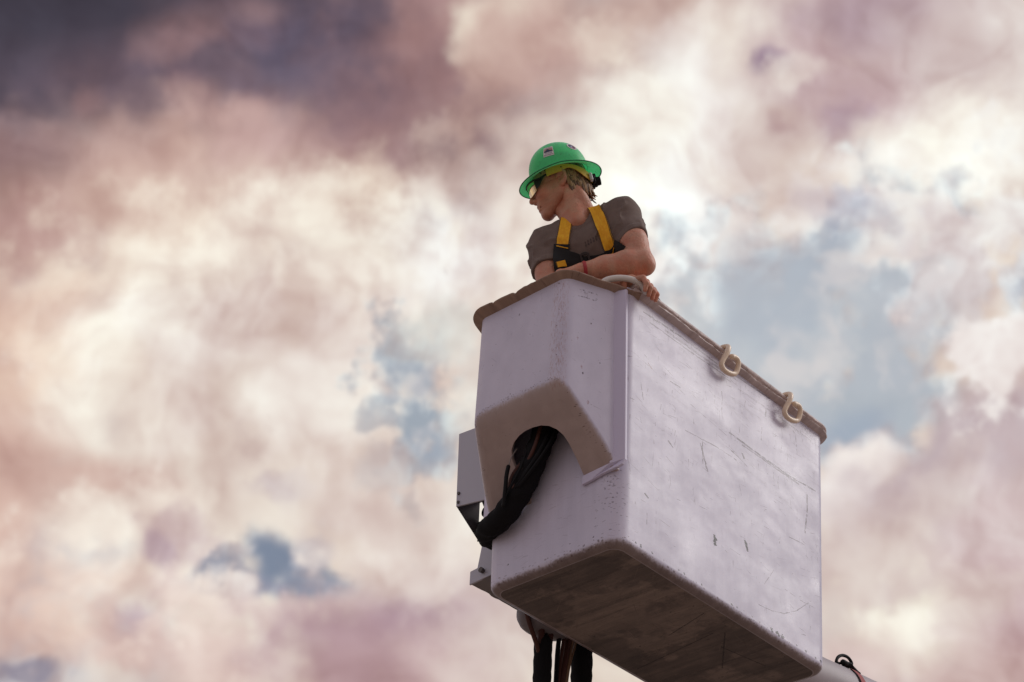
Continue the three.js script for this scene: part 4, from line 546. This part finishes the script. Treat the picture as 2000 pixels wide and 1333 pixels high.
// body: arms and neck, head and hands, one geometry
const bodyGeoms = [];
{
  const fl = [ELL[0] * 0.75 + WRL[0] * 0.25, ELL[1] * 0.75 + WRL[1] * 0.25 + 0.004, ELL[2] * 0.75 + WRL[2] * 0.25], fr = [ELR[0] * 0.75 + WRR[0] * 0.25, ELR[1] * 0.75 + WRR[1] * 0.25, ELR[2] * 0.75 + WRR[2] * 0.25];
  const mid = (a, b, t, o = [0, 0, 0]) => [mix(a[0], b[0], t) + o[0], mix(a[1], b[1], t) + o[1], mix(a[2], b[2], t) + o[2]];
  const fs = [cone(mid(SHL, ELL, 0.2), mid(SHL, ELL, 0.6), 0.05, 0.051), cone(mid(SHL, ELL, 0.55, [-0.006, 0, 0.004]), mid(SHL, ELL, 0.93), 0.053, 0.047), cone(ELL, fl, 0.044, 0.053), cone(fl, mid(ELL, WRL, 0.6), 0.053, 0.045), cone(mid(ELL, WRL, 0.6), WRL, 0.045, 0.03), cone(mid(ELL, SHL, 0.02, [0.012, -0.012, 0.012]), ELL, 0.03, 0.036),
    cone(mid(SHR, ELR, 0.2), mid(SHR, ELR, 0.6), 0.05, 0.05), cone(mid(SHR, ELR, 0.55), ELR, 0.05, 0.042), cone(ELR, fr, 0.042, 0.046), cone(fr, WRR, 0.046, 0.029)];
  const nk = [cone(tor(0, -0.04, 0.0), inHead(0, -0.045, -0.035), 0.06, 0.056), cone(tor(0.055, -0.03, 0.0), inHead(0.045, -0.04, -0.045), 0.03, 0.024), cone(tor(-0.05, -0.03, 0), inHead(-0.045, -0.04, -0.045), 0.03, 0.024), cone(tor(0.018, -0.02, 0.045), inHead(0.05, -0.03, -0.01), 0.017, 0.018), cone(tor(0, -0.01, 0.05), inHead(0, -0.085, 0.035), 0.026, 0.026)];
  const arms = (x, y, z) => { let a = 1, b = 1; for (let i = 0; i < 6; i++) a = smin(a, fs[i](x, y, z), 0.022); for (let i = 6; i < 10; i++) b = smin(b, fs[i](x, y, z), 0.022); let c = 1; for (const f of nk) c = smin(c, f(x, y, z), 0.028); return Math.min(a, b, c); };
  bodyGeoms.push(netMesh(arms, [-0.84, 1.04, -0.14], [-0.46, 1.66, 0.44], 0.0062));
  // head, in its own axes: x to his left, y up, z forward
  const E = (c, r) => ellip(c, r), K = (a, b, r0, r1) => cone(a, b, r0, r1);
  const skull = E([0, 0.036, -0.008], [0.074, 0.078, 0.09]), face = E([0, -0.02, 0.038], [0.061, 0.085, 0.062]), cheek = [E([0.034, -0.024, 0.066], [0.026, 0.025, 0.026]), E([-0.034, -0.024, 0.066], [0.026, 0.025, 0.026])], jaw = [K([0.052, -0.05, 0.01], [0.016, -0.098, 0.074], 0.019, 0.018), K([-0.052, -0.05, 0.01], [-0.016, -0.098, 0.074], 0.019, 0.018), K([0.056, -0.01, 0.0], [0.053, -0.055, 0.008], 0.019, 0.017), K([-0.056, -0.01, 0.0], [-0.053, -0.055, 0.008], 0.019, 0.017)], chin = E([0, -0.1, 0.082], [0.022, 0.018, 0.019]);
  const muzzle = E([0, -0.062, 0.072], [0.032, 0.036, 0.03]), brow = K([0.032, 0.026, 0.086], [-0.032, 0.026, 0.086], 0.013, 0.013), bridge = K([0, 0.016, 0.094], [0, -0.028, 0.115], 0.009, 0.0095), tip = E([0, -0.032, 0.116], [0.012, 0.0095, 0.0105]), wing = [E([0.013, -0.037, 0.102], [0.0085, 0.0085, 0.011]), E([-0.013, -0.037, 0.102], [0.0085, 0.0085, 0.011])];
  const lipU = K([0.019, -0.0635, 0.093], [-0.019, -0.0635, 0.093], 0.0062, 0.0062), lipUm = E([0, -0.061, 0.1], [0.014, 0.0068, 0.0075]), lipL = E([0, -0.0755, 0.0965], [0.019, 0.0072, 0.0085]), mouth = K([0.024, -0.0695, 0.094], [-0.024, -0.0695, 0.094], 0.0022, 0.0022), socket = [E([0.032, 0.008, 0.096], [0.017, 0.012, 0.013]), E([-0.032, 0.008, 0.096], [0.017, 0.012, 0.013])], eye = [E([0.031, 0.008, 0.078], [0.0125, 0.0125, 0.0125]), E([-0.031, 0.008, 0.078], [0.0125, 0.0125, 0.0125])];
  const ax = (a) => [new THREE.Vector3(Math.cos(a), 0, Math.sin(a)), new THREE.Vector3(0, Math.cos(0.2), -Math.sin(0.2)), new THREE.Vector3(-Math.sin(a), Math.sin(0.2), Math.cos(a))];
  const ear = [1, -1].map((s) => ({ rim: ellip([0.082 * s, -0.006, -0.014], [0.011, 0.031, 0.0205], ax(0.5 * s)), bowl: ellip([0.093 * s, 0.001, -0.01], [0.0105, 0.0205, 0.0125], ax(0.5 * s)), hole: ellip([0.084 * s, -0.01, -0.003], [0.012, 0.008, 0.007]), lobe: ellip([0.077 * s, -0.031, -0.006], [0.007, 0.011, 0.01]), tragus: ellip([0.08 * s, -0.004, 0.005], [0.006, 0.008, 0.004]), root: ellip([0.068 * s, 0, -0.004], [0.012, 0.024, 0.014]) }));
  const head = (x, y, z) => {
    let d = smin(skull(x, y, z), face(x, y, z), 0.03); for (const c of cheek) d = smin(d, c(x, y, z), 0.025); for (const c of jaw) d = smin(d, c(x, y, z), 0.022); d = smin(d, chin(x, y, z), 0.02); d = smin(d, muzzle(x, y, z), 0.018); d = smin(d, brow(x, y, z), 0.016);
    for (const c of socket) d = smax(d, -c(x, y, z), 0.012); for (const c of eye) d = smin(d, c(x, y, z), 0.004);
    d = smin(d, bridge(x, y, z), 0.012); d = smin(d, tip(x, y, z), 0.007); for (const c of wing) d = smin(d, c(x, y, z), 0.006);
    d = smin(d, lipU(x, y, z), 0.006); d = smin(d, lipUm(x, y, z), 0.006); d = smin(d, lipL(x, y, z), 0.006); d = smax(d, -mouth(x, y, z), 0.003);
    for (const e of ear) { let q = smin(e.rim(x, y, z), e.lobe(x, y, z), 0.008); q = smin(q, e.root(x, y, z), 0.008); q = smax(q, -e.bowl(x, y, z), 0.004); q = smin(q, e.tragus(x, y, z), 0.004); q = smax(q, -e.hole(x, y, z), 0.004); d = smin(d, q, 0.006); }
    return d;
  };
  const hg = netMesh(head, [-0.1, -0.125, -0.115], [0.1, 0.14, 0.14], 0.0032, 1); hg.applyMatrix4(headM); bodyGeoms.push(hg);
  // right hand: palm over the rim, fingers curled down its outer side; thumb inside
  const F = []; const xs = [-0.602, -0.578, -0.555, -0.534], len = [1, 1.08, 1.02, 0.84];
  xs.forEach((x, i) => { const l = len[i], k = [x - 0.004, 1.102 - 0.003 * i, 0.338 + 0.004 * (i === 0 ? -1 : 0)], p = [x + 0.004, 1.091 - 0.004 * i, 0.384 - 0.002 * i], m = [x + 0.008, 1.091 - 0.03 * l - 0.004 * i, 0.397 - 0.002 * i], t = [x + 0.011, 1.091 - 0.054 * l - 0.004 * i, 0.388 - 0.002 * i]; F.push([cone(k, p, 0.0115, 0.0108), cone(p, m, 0.0108, 0.0098), cone(m, t, 0.0098, 0.0086)]); });
  const palm = [cone(WRR, [-0.6, 1.108, 0.325], 0.028, 0.02), cone([-0.6, 1.104, 0.335], [-0.54, 1.094, 0.332], 0.0155, 0.0145), cone(WRR, [-0.552, 1.098, 0.325], 0.026, 0.017), cone(WRR, [-0.575, 1.108, 0.318], 0.027, 0.019)], thumb = [cone([-0.612, 1.112, 0.29], [-0.622, 1.085, 0.312], 0.014, 0.0125), cone([-0.622, 1.085, 0.312], [-0.61, 1.055, 0.306], 0.0125, 0.0095)];
  const handR = (x, y, z) => { let d = 1; for (const f of palm) d = smin(d, f(x, y, z), 0.014); for (const f of thumb) d = smin(d, f(x, y, z), 0.006); let q = 1; for (const f of F) { let e = 1; for (const c of f) e = smin(e, c(x, y, z), 0.004); q = Math.min(q, e); } return smin(d, q, 0.005); };
  bodyGeoms.push(netMesh(handR, [-0.65, 1.01, 0.235], [-0.49, 1.16, 0.42], 0.0032));
  // left hand: hangs relaxed inside the hood
  const dirv = sub(WRL, ELL).normalize(), side = new THREE.Vector3(0, 1, 0).cross(dirv).normalize(), hp = (a, b, c) => { const p = vec(WRL).addScaledVector(dirv, a).addScaledVector(side, b); return [p.x, p.y + c, p.z]; };
  const G = [-0.03, -0.01, 0.01, 0.028].map((b, i) => { const l = [0.9, 1.02, 1, 0.8][i]; return [cone(hp(0.085, b, -0.024), hp(0.085 + 0.038 * l, b, -0.04), 0.0105, 0.0098), cone(hp(0.085 + 0.038 * l, b, -0.04), hp(0.085 + 0.052 * l, b, -0.064), 0.0098, 0.009), cone(hp(0.085 + 0.052 * l, b, -0.064), hp(0.085 + 0.05 * l, b, -0.082), 0.009, 0.008)]; });
  const pl_ = [cone(WRL, hp(0.08, -0.022, -0.022), 0.027, 0.017), cone(WRL, hp(0.08, 0.02, -0.022), 0.027, 0.017), cone(hp(0.08, -0.026, -0.022), hp(0.08, 0.024, -0.022), 0.015, 0.015), cone(hp(0.02, -0.03, -0.015), hp(0.06, -0.05, -0.04), 0.015, 0.012), cone(hp(0.06, -0.05, -0.04), hp(0.085, -0.046, -0.06), 0.0115, 0.009)];
  const handL = (x, y, z) => { let d = 1; for (const f of pl_) d = smin(d, f(x, y, z), 0.014); let q = 1; for (const f of G) { let e = 1; for (const c of f) e = smin(e, c(x, y, z), 0.004); q = Math.min(q, e); } return smin(d, q, 0.005); };
  bodyGeoms.push(netMesh(handL, [-0.9, 1.02, 0.0], [-0.67, 1.21, 0.24], 0.0034));
}
part('body', mergeGeometries(bodyGeoms), skin, man);
// hair: a cap under the hat and loose locks at the nape, bleached, with sunlight from behind put into their colour
{
  const cap = ellip([0, 0.036, -0.016], [0.081, 0.082, 0.095]), nape = ellip([0, -0.034, -0.06], [0.066, 0.068, 0.045]), cut = (x, y, z) => { const hair = fbm(x * 110, y * 24, z * 110, 3) * 0.008; let d = smin(cap(x, y, z), nape(x, y, z), 0.03) + hair; d = Math.max(d, z - 0.062 - y * 0.2); const a = Math.hypot((y + 0.006) / 1.5, z + 0.006) - 0.03; d = Math.max(d, -Math.max(a, 0.04 - Math.abs(x))); d = Math.max(d, (z > -0.03 ? 0.012 : -0.062) - y); return d; };
  const g0 = netMesh(cut, [-0.1, -0.1, -0.13], [0.1, 0.15, 0.1], 0.0034, 1), R = rng(17), locks = [];
  for (let i = 0; i < 240; i++) {                                               // each lock follows the back of the head down and flicks out a little at its end
    const a = mix(0.05, 3.09, R()), y = mix(-0.05, 0.03, R()), x = Math.cos(a) * 0.069, z = -0.022 - Math.sin(a) * 0.082, L = mix(0.035, 0.062, R()), c = (R() - 0.5) * 0.022 + (a < 1.57 ? -0.008 : 0.008), fl = 0.002 + 0.012 * R() * R(), ox = Math.cos(a), oz = -Math.sin(a);
    locks.push([[x, y + 0.012, z], [x + ox * 0.006 + c * 0.2, y - L * 0.3, z + oz * 0.005], [x + ox * 0.002 + c * 0.7, y - L * 0.72, z + oz * 0.001], [x + ox * fl + c, y - L, z + oz * fl]]);
  }
  const lockGeo = (p, r) => { const c = new THREE.CatmullRomCurve3(p.map(vec)), g = new THREE.TubeGeometry(c, 6, 1, 5, false), q = g.attributes.position, n = g.attributes.normal; for (let i = 0; i <= 6; i++) { const m = c.getPoint(i / 6), s = r * Math.pow(1 - i / 6.3, 0.6); for (let j = 0; j <= 5; j++) { const k = i * 6 + j; q.setXYZ(k, m.x + n.getX(k) * s, m.y + n.getY(k) * s, m.z + n.getZ(k) * s); } } return g; };
  const gs = locks.map((p) => lockGeo(p, 0.0075)); g0.applyMatrix4(headM); const g1 = mergeGeometries(gs.filter((_, i) => i % 5 < 2)), g2 = mergeGeometries(gs.filter((_, i) => i % 5 >= 2)); g1.applyMatrix4(headM); g2.applyMatrix4(headM);
  const hair = part('hair', mergeGeometries([g0, g1]), std({ color: C(0.15, 0.085, 0.045), roughness: 0.55 }), man, 'short brown hair');
  part('bleached_sunlit_locks', g2, phys({ color: C(0.52, 0.32, 0.16), roughness: 0.6, transmission: 0.3, thickness: 0 }), hair, 'sun-bleached hair at the nape with golden sunlight in its colour');
}

// hard hat
const hatN = new THREE.Vector3(-0.3739, 0.9237, -0.0468).normalize(), hatG = new THREE.Vector3(-0.4946, -0.2416, -0.8349).multiplyScalar(Math.cos(yaw8)).addScaledVector(new THREE.Vector3(-0.7567, -0.3527, 0.5504), Math.sin(yaw8)).normalize(), hatL = hatN.clone().cross(hatG).normalize(), HAT = new THREE.Vector3(-0.7125, 1.677, 0.049);
const hatM = new THREE.Matrix4().makeBasis(hatL, hatN, hatG).setPosition(HAT), inHat = (x, y, z) => { const p = new THREE.Vector3(x, y, z).applyMatrix4(hatM); return [p.x, p.y, p.z]; };
const hat = thing('hard_hat', 'green full-brim hard hat with two stickers on the man', 'hard hat', [HAT.x, HAT.y, HAT.z]);
{
  // profile: v 0 crown → 1 brim edge; radii across (x) and front to back (z)
  const prof = (v) => { if (v < 0.62) { const a = v / 0.62 * Math.PI / 2; return { x: 0.103 * Math.sin(a), z: 0.117 * Math.pow(Math.sin(a), 0.97), y: 0.008 + 0.138 * Math.pow(Math.cos(a), 0.82) }; } const t = (v - 0.62) / 0.38, e = smooth(0, 0.3, t); return { x: 0.103 + 0.047 * t, z: 0.117 + 0.05 * t, y: 0.008 - 0.012 * e * t - 0.004 * t + 0.004 * smooth(0.8, 1, t) }; };
  const at = (u, v) => { const a = u * Math.PI * 2, p = prof(v), back = Math.max(0, -Math.cos(a)); return [Math.sin(a) * p.x, p.y + (v > 0.62 ? (Math.abs(Math.cos(a)) * -0.01) * ((v - 0.62) / 0.38) : 0), Math.cos(a) * p.z - (v > 0.62 ? -0.004 * back : 0)]; };
  const hatMap = canvas(512, 256, (ctx, w, h) => { const R = rng(12); noisePaint(ctx, w, h, (x, y) => { const a = x / w * 6.2832, n = fbm(Math.cos(a) * 3, Math.sin(a) * 3, y / 40, 4) * 14 + (R() - 0.5) * 6; return [84 + n * 0.7, 240 + n, 150 + n * 0.9]; }); for (let i = 0; i < 120; i++) { const x = R() * w, y = h * mix(0.15, 0.95, R()); scratch(ctx, [[x, y], [x + (R() - 0.5) * 24, y - 6 - R() * 20]], 1 + R() * 3, R() < 0.5 ? 'rgba(30,70,44,A)' : 'rgba(190,230,200,A)', 0.35, R); } for (let i = 0; i < 70; i++) blot(ctx, R() * w, R() * h, 1 + 2 * R(), rgb(40, 70, 46, 0.3), R, 4); });
  const shellG = grid(72, 40, at, (u, v) => [u, 1 - v]); shellG.applyMatrix4(hatM);
  const hatMat = phys({ map: hatMap, roughness: 0.85, transmission: 0.42, thickness: 0, clearcoat: 0.5, clearcoatRoughness: 0.35, side: THREE.DoubleSide });
  const sh = part('shell', shellG, hatMat, hat, 'green translucent plastic shell');
  const edge = []; for (let i = 0; i <= 96; i++) edge.push(inHat(...at(i / 96, 1))); part('brim_edge', tube(edge, 0.0022, 140, 6), std({ color: C(0.012, 0.16, 0.06), roughness: 0.5 }), sh);
  // stickers lie on the shell
  const onShell = (u, v, o) => { const e = 0.004, p = vec(at(u, v)), a = vec(at(u + e, v)).sub(p), b = vec(at(u, v + e)).sub(p), n = a.cross(b).normalize(); if (n.dot(p) < 0) n.negate(); return p.addScaledVector(n, o); };
  const label1 = canvas(192, 256, (ctx, w, h) => { ctx.fillStyle = '#d8d2cf'; ctx.fillRect(0, 0, w, h); ctx.fillStyle = '#2c2433'; ctx.font = 'bold 20px sans-serif'; ctx.textAlign = 'center'; ctx.fillText('A MAN WHO', w / 2, 28); const g = ctx.createLinearGradient(0, 40, 0, 150); g.addColorStop(0, '#a58a92'); g.addColorStop(0.5, '#b98672'); g.addColorStop(1, '#4a3a48'); ctx.fillStyle = g; ctx.fillRect(14, 38, w - 28, 120); ctx.fillStyle = '#27304d'; ctx.beginPath(); ctx.moveTo(14, 158); ctx.lineTo(60, 110); ctx.lineTo(96, 74); ctx.lineTo(120, 56); ctx.lineTo(132, 90); ctx.lineTo(178, 128); ctx.lineTo(178, 158); ctx.fill(); ctx.fillStyle = '#3b3a63'; ctx.font = 'bold 40px sans-serif'; ctx.fillText('BOOTS', w / 2, 198); ctx.fillStyle = '#5a3350'; ctx.fillText('STRIPPER', w / 2, 240, w - 20); });
  const label2 = canvas(192, 192, (ctx) => { ctx.fillStyle = '#d6cfcc'; ctx.fillRect(0, 0, 192, 192); ctx.fillStyle = '#6a2a44'; ctx.beginPath(); ctx.arc(96, 96, 72, 0, 6.3); ctx.fill(); ctx.fillStyle = '#34304c'; ctx.beginPath(); ctx.arc(96, 96, 72, -1.2, 1.6); ctx.lineTo(96, 96); ctx.fill(); ctx.fillStyle = '#8d98ab'; ctx.beginPath(); ctx.moveTo(86, 60); ctx.lineTo(150, 96); ctx.lineTo(120, 140); ctx.lineTo(92, 112); ctx.fill(); ctx.fillStyle = '#f0eef0'; ctx.beginPath(); ctx.arc(84, 78, 9, 0, 6.3); ctx.fill(); ctx.fillStyle = '#b98090'; ctx.beginPath(); ctx.arc(120, 138, 16, 0, 6.3); ctx.fill(); });
  const rect = (uc, vc, du, dv, rot) => grid(10, 10, (a, b) => { const x = (a - 0.5), y = (b - 0.5), c = Math.cos(rot), s = Math.sin(rot); const p = onShell(uc + (x * c - y * s) * du, vc - (x * s + y * c) * dv, 0.0012); return inHat(p.x, p.y, p.z); });
  part('square_sticker', rect(0.205, 0.43, -0.062, 0.155, 0.06), std({ map: label1, roughness: 0.5 }), sh, 'small square sticker with a mountain and lettering');
  const disc = new THREE.CircleGeometry(0.5, 32), dp = disc.attributes.position; for (let i = 0; i < dp.count; i++) { const p = onShell(0.37 - dp.getX(i) * 0.075, 0.4 - dp.getY(i) * 0.13, 0.0012), q = inHat(p.x, p.y, p.z); dp.setXYZ(i, ...q); } disc.computeVertexNormals();
  part('round_sticker', disc, std({ map: label2, roughness: 0.5 }), sh, 'small round maroon sticker');
  // suspension: yellow band round the head, dropping to the ratchet at the nape
  const yellow = phys({ color: C(0.85, 0.5, 0.08), roughness: 0.55, transmission: 0.12, thickness: 0 });
  const band = (a0, a1, top, bot, rx, rz, th) => { const f = (o) => grid(40, 4, (u, v) => { const a = mix(a0, a1, u), y = mix(bot(u), top(u), v), k = 1 + (y - 0.02) * -0.3; return inHat(Math.sin(a) * (rx * k + o), y, Math.cos(a) * (rz * k + o) - 0.006); }); return mergeGeometries([f(0), f(th)]); };
  for (const s of [1, -1]) part('headband', band(s * 0.95, s * 2.86, (u) => 0.012 - 0.042 * smooth(0.42, 1, u) + 0.004 * Math.sin(u * 9), (u) => -0.017 - 0.048 * smooth(0.35, 1, u) + 0.012 * smooth(0.25, 0.45, u) * smooth(0.75, 0.5, u), 0.09, 0.108, 0.0025), yellow, hat);
  part('ratchet', mergeGeometries([box(-0.034, 0.034, -0.066, -0.03, -0.128, -0.116, 0.004), box(-0.012, 0.012, -0.07, -0.018, -0.136, -0.122, 0.004)]).applyMatrix4(hatM), rubber, hat);
  part('ratchet_knob', cyl([0, -0.05, -0.128], [0, -0.05, -0.15], 0.019, 0.017, 14).applyMatrix4(hatM), rubber, hat);
  for (const s of [1, -1]) part('ratchet_cover', box(s * 0.046 - 0.011, s * 0.046 + 0.011, -0.064, -0.03, -0.117, -0.104, 0.005).applyMatrix4(hatM), std({ color: C(0.62, 0.6, 0.62), roughness: 0.35 }), hat);
  for (const b of [[0.078, 0.0835, -0.008, -0.002, 0.036, 0.044], [0.0895, 0.0945, -0.001, 0.004, -0.004, 0.001]]) part('strap_slot', box(...b, 0.001).applyMatrix4(hatM), rubber, hat);
}
// sunglasses
{
  const p0 = inHead(0, 0.01, 0.105), t = thing('sunglasses', 'mirrored gold sunglasses on the man', 'sunglasses', p0);
  const gold = std({ color: C(0.86, 0.68, 0.4), roughness: 0.12, metalness: 1 }), frameMat = std({ color: C(0.012, 0.011, 0.011), roughness: 0.4 });
  const lens = (s, o) => grid(14, 10, (u, v) => { const a = mix(0.1, 0.86, u), y = mix(-0.028, 0.022, v) * (1 - 0.3 * Math.pow(u, 3)) + 0.005 - 0.004 * u, cut = v < 0.5 ? smooth(0, 0.3, u) : 1; return inHead(s * Math.sin(a) * (0.078 + o), y * (0.75 + 0.25 * cut), 0.036 + Math.cos(a) * (0.078 + o)); });
  for (const s of [1, -1]) { part('lens', lens(s, 0.004), gold, t); const e = []; for (let i = 0; i <= 14; i++) { const a = mix(0.06, 1.2, i / 14); e.push(inHead(s * Math.sin(a) * 0.0825, 0.026 - 0.009 * Math.pow(i / 14, 3), 0.036 + Math.cos(a) * 0.0825)); } part('frame', tube(e, 0.0032, 30, 6), frameMat, t); part('temple', grid(16, 3, (u, v) => { const z = mix(0.088, -0.012, u), h = mix(0.036, 0.007, smooth(0, 0.45, u)), c = mix(0.004, 0.022, smooth(0, 0.5, u)); return inHead(s * (0.0665 + 0.0125 * smooth(0, 0.5, u)), c + (v - 0.5) * h, z); }), frameMat, t); }
  part('nose_bridge', tube([inHead(0.012, 0.022, 0.113), inHead(0, 0.023, 0.116), inHead(-0.012, 0.022, 0.113)], 0.003, 10, 6), frameMat, t);
}
// harness: webbing laid on the shirt
const harness = thing('safety_harness', 'yellow and black safety harness worn over the shirt', 'harness', tor(0, -0.2, 0.1));
const yellowWeb = (() => { const tx = canvas(256, 256, (ctx, w, h) => { const R = rng(44); noisePaint(ctx, w, h, (x, y) => { const n = (R() - 0.5) * 16 + 8 * Math.sin(y * 0.8) + fbm(x / 30, y / 40, 1, 4) * 26; return [240 + n * 0.4, 176 + n * 0.8, 30 + n * 0.5]; }); ctx.fillStyle = rgb(30, 26, 24, 0.9); ctx.fillRect(0, 0, 12, h); ctx.fillRect(w - 12, 0, 12, h); }); return std({ map: tx, roughness: 0.75 }); })();
const blackWeb = std({ color: C(0.011, 0.011, 0.012), roughness: 0.8 });
const shirtFold = (x, y, z) => { const d = shirtSolid(x, y, z); return Math.abs(d) > 0.05 ? d : d + folds(x, y, z); };
function webbing(path, w, off = 0.004, th = 0.003) {                             // path: [s, u, tilt] in the torso's axes; tilt 0 looks from the front, 1 from above
  const c = new THREE.CatmullRomCurve3(path.map(([s, u, k]) => new THREE.Vector3(s, u, k))), n = 36, rows = [];
  for (let i = 0; i <= n; i++) { const p = c.getPoint(i / n), q = c.getTangent(i / n), dl = Math.hypot(q.x, q.y) || 1, row = []; for (let j = 0; j <= 6; j++) { const o = (j / 6 - 0.5) * w, s = p.x - q.y / dl * o, u = p.y + q.x / dl * o, k = clamp(p.z, 0, 1), d = FWD.clone().multiplyScalar(-(1 - k)).addScaledVector(UPT, -k).normalize(), start = vec(tor(s, u, 0)).addScaledVector(d, -0.32), h = march(shirtFold, start, d, 0.6) ?? start.clone().addScaledVector(d, 0.3); row.push([h, normalAt(shirtFold, h, 0.012)]); } rows.push(row); }
  const at = (o) => grid(6, n, (u, v) => { const [h, m] = rows[Math.round(v * n)][Math.round(u * 6)]; return [h.x + m.x * o, h.y + m.y * o, h.z + m.z * o]; }, (u, v) => [u, v * 3]);
  const edge = (k) => grid(1, n, (u, v) => { const [h, m] = rows[Math.round(v * n)][k], o = off + u * th; return [h.x + m.x * o, h.y + m.y * o, h.z + m.z * o]; });
  return mergeGeometries([at(off + th), edge(0), edge(6)]);
}
part('shoulder_strap', webbing([[0.05, 0.07, 0.9], [0.064, 0.04, 0.5], [0.084, -0.01, 0.1], [0.097, -0.065, 0], [0.102, -0.11, 0], [0.107, -0.156, 0]], 0.05), yellowWeb, harness, 'yellow strap over his left shoulder');
part('shoulder_strap', webbing([[-0.03, 0.05, 0.9], [-0.034, 0.02, 0.4], [-0.044, -0.02, 0.05], [-0.055, -0.055, 0], [-0.066, -0.094, 0]], 0.05), yellowWeb, harness, 'yellow strap over his right shoulder');
part('chest_strap', webbing([[-0.11, -0.19, 0], [-0.04, -0.182, 0], [0.02, -0.186, 0], [0.07, -0.19, 0], [0.13, -0.178, 0], [0.16, -0.15, 0]], 0.05, 0.008), blackWeb, harness);
part('strap_pad', webbing([[-0.068, -0.092, 0], [-0.078, -0.13, 0], [-0.082, -0.17, 0], [-0.085, -0.24, 0]], 0.062, 0.006), blackWeb, harness);
part('strap_pad', webbing([[0.107, -0.154, 0], [0.116, -0.185, 0], [0.122, -0.24, 0]], 0.056, 0.007), blackWeb, harness);
part('strap_pad', webbing([[-0.07, -0.13, 0], [-0.03, -0.15, 0], [0.0, -0.175, 0]], 0.03, 0.006), blackWeb, harness);
for (const [s, u, a] of [[-0.068, -0.104, 0.08], [0.112, -0.17, -0.1]]) part('stitched_tab', webbing([[s - 0.022, u + a * 0.1, 0], [s + 0.022, u - a * 0.1 - (s > 0 ? -0.004 : 0.002), 0]], 0.004, 0.0125, 0.001), yellowWeb, harness);
part('label_tab', webbing([[-0.09, -0.158, 0], [-0.088, -0.178, 0]], 0.034, 0.013, 0.002), yellowWeb, harness, 'yellow tab low on the harness');
{ const b = march(shirtSolid, vec(tor(0.008, -0.168, 0.32)), FWD.clone().negate(), 0.6), n = normalAt(shirtSolid, b, 0.01), up = UPT.clone().addScaledVector(n, -UPT.dot(n)).normalize(), m = new THREE.Matrix4().makeBasis(up.clone().cross(n), up, n).setPosition(b.addScaledVector(n, 0.014)); const f = new THREE.Shape([[-0.017, -0.024], [0.017, -0.024], [0.017, 0.018], [0.008, 0.024], [-0.008, 0.024], [-0.017, 0.018]].map((p) => new THREE.Vector2(...p))); f.holes.push(new THREE.Path([[-0.011, -0.018], [-0.011, 0.014], [0.011, 0.014], [0.011, -0.018]].map((p) => new THREE.Vector2(...p)))); const g = new THREE.ExtrudeGeometry(f, { depth: 0.004, bevelThickness: 0.001, bevelSize: 0.001, bevelSegments: 1 }); g.applyMatrix4(m); part('buckle', g, std({ color: C(0.06, 0.05, 0.05), roughness: 0.4, metalness: 0.6 }), harness); }
{ const path = [[-0.47, 1.37, 0.19], [-0.4, 1.325, 0.205], [-0.33, 1.285, 0.205], [-0.25, 1.225, 0.205], [-0.2, 1.12, 0.2], [-0.19, 1.0, 0.17]]; const c = new THREE.CatmullRomCurve3(path.map(vec)); part('hip_strap', grid(3, 30, (u, v) => { const p = c.getPointAt(v), t = c.getTangentAt(v), s = t.clone().cross(new THREE.Vector3(0.2, 0.3, 0.9)).normalize(); return [p.x + s.x * (u - 0.5) * 0.055, p.y + s.y * (u - 0.5) * 0.055, p.z + s.z * (u - 0.5) * 0.055 + 0.006 * Math.sin(u * 3.14)]; }), std({ color: C(0.03, 0.027, 0.026), roughness: 0.8, side: THREE.DoubleSide }), harness); }
// wristband
{ const a = vec(ELL), b = vec(WRL), d = b.clone().sub(a).normalize(), p = b.clone().addScaledVector(d, -0.012), t = thing('wristband', 'thin red wristband on his left wrist', 'wristband', [p.x, p.y, p.z]); const g = new THREE.TorusGeometry(0.0315, 0.0042, 8, 40); g.scale(1, 1, 1.7); g.applyQuaternion(new THREE.Quaternion().setFromUnitVectors(new THREE.Vector3(0, 0, 1), d)); g.translate(p.x, p.y, p.z); part('band', g, std({ color: C(0.42, 0.035, 0.04), roughness: 0.6 }), t); }
scene.traverse((o) => { if (o.isMesh) { o.castShadow = true; o.receiveShadow = true; } });
renderer.render(scene, camera);
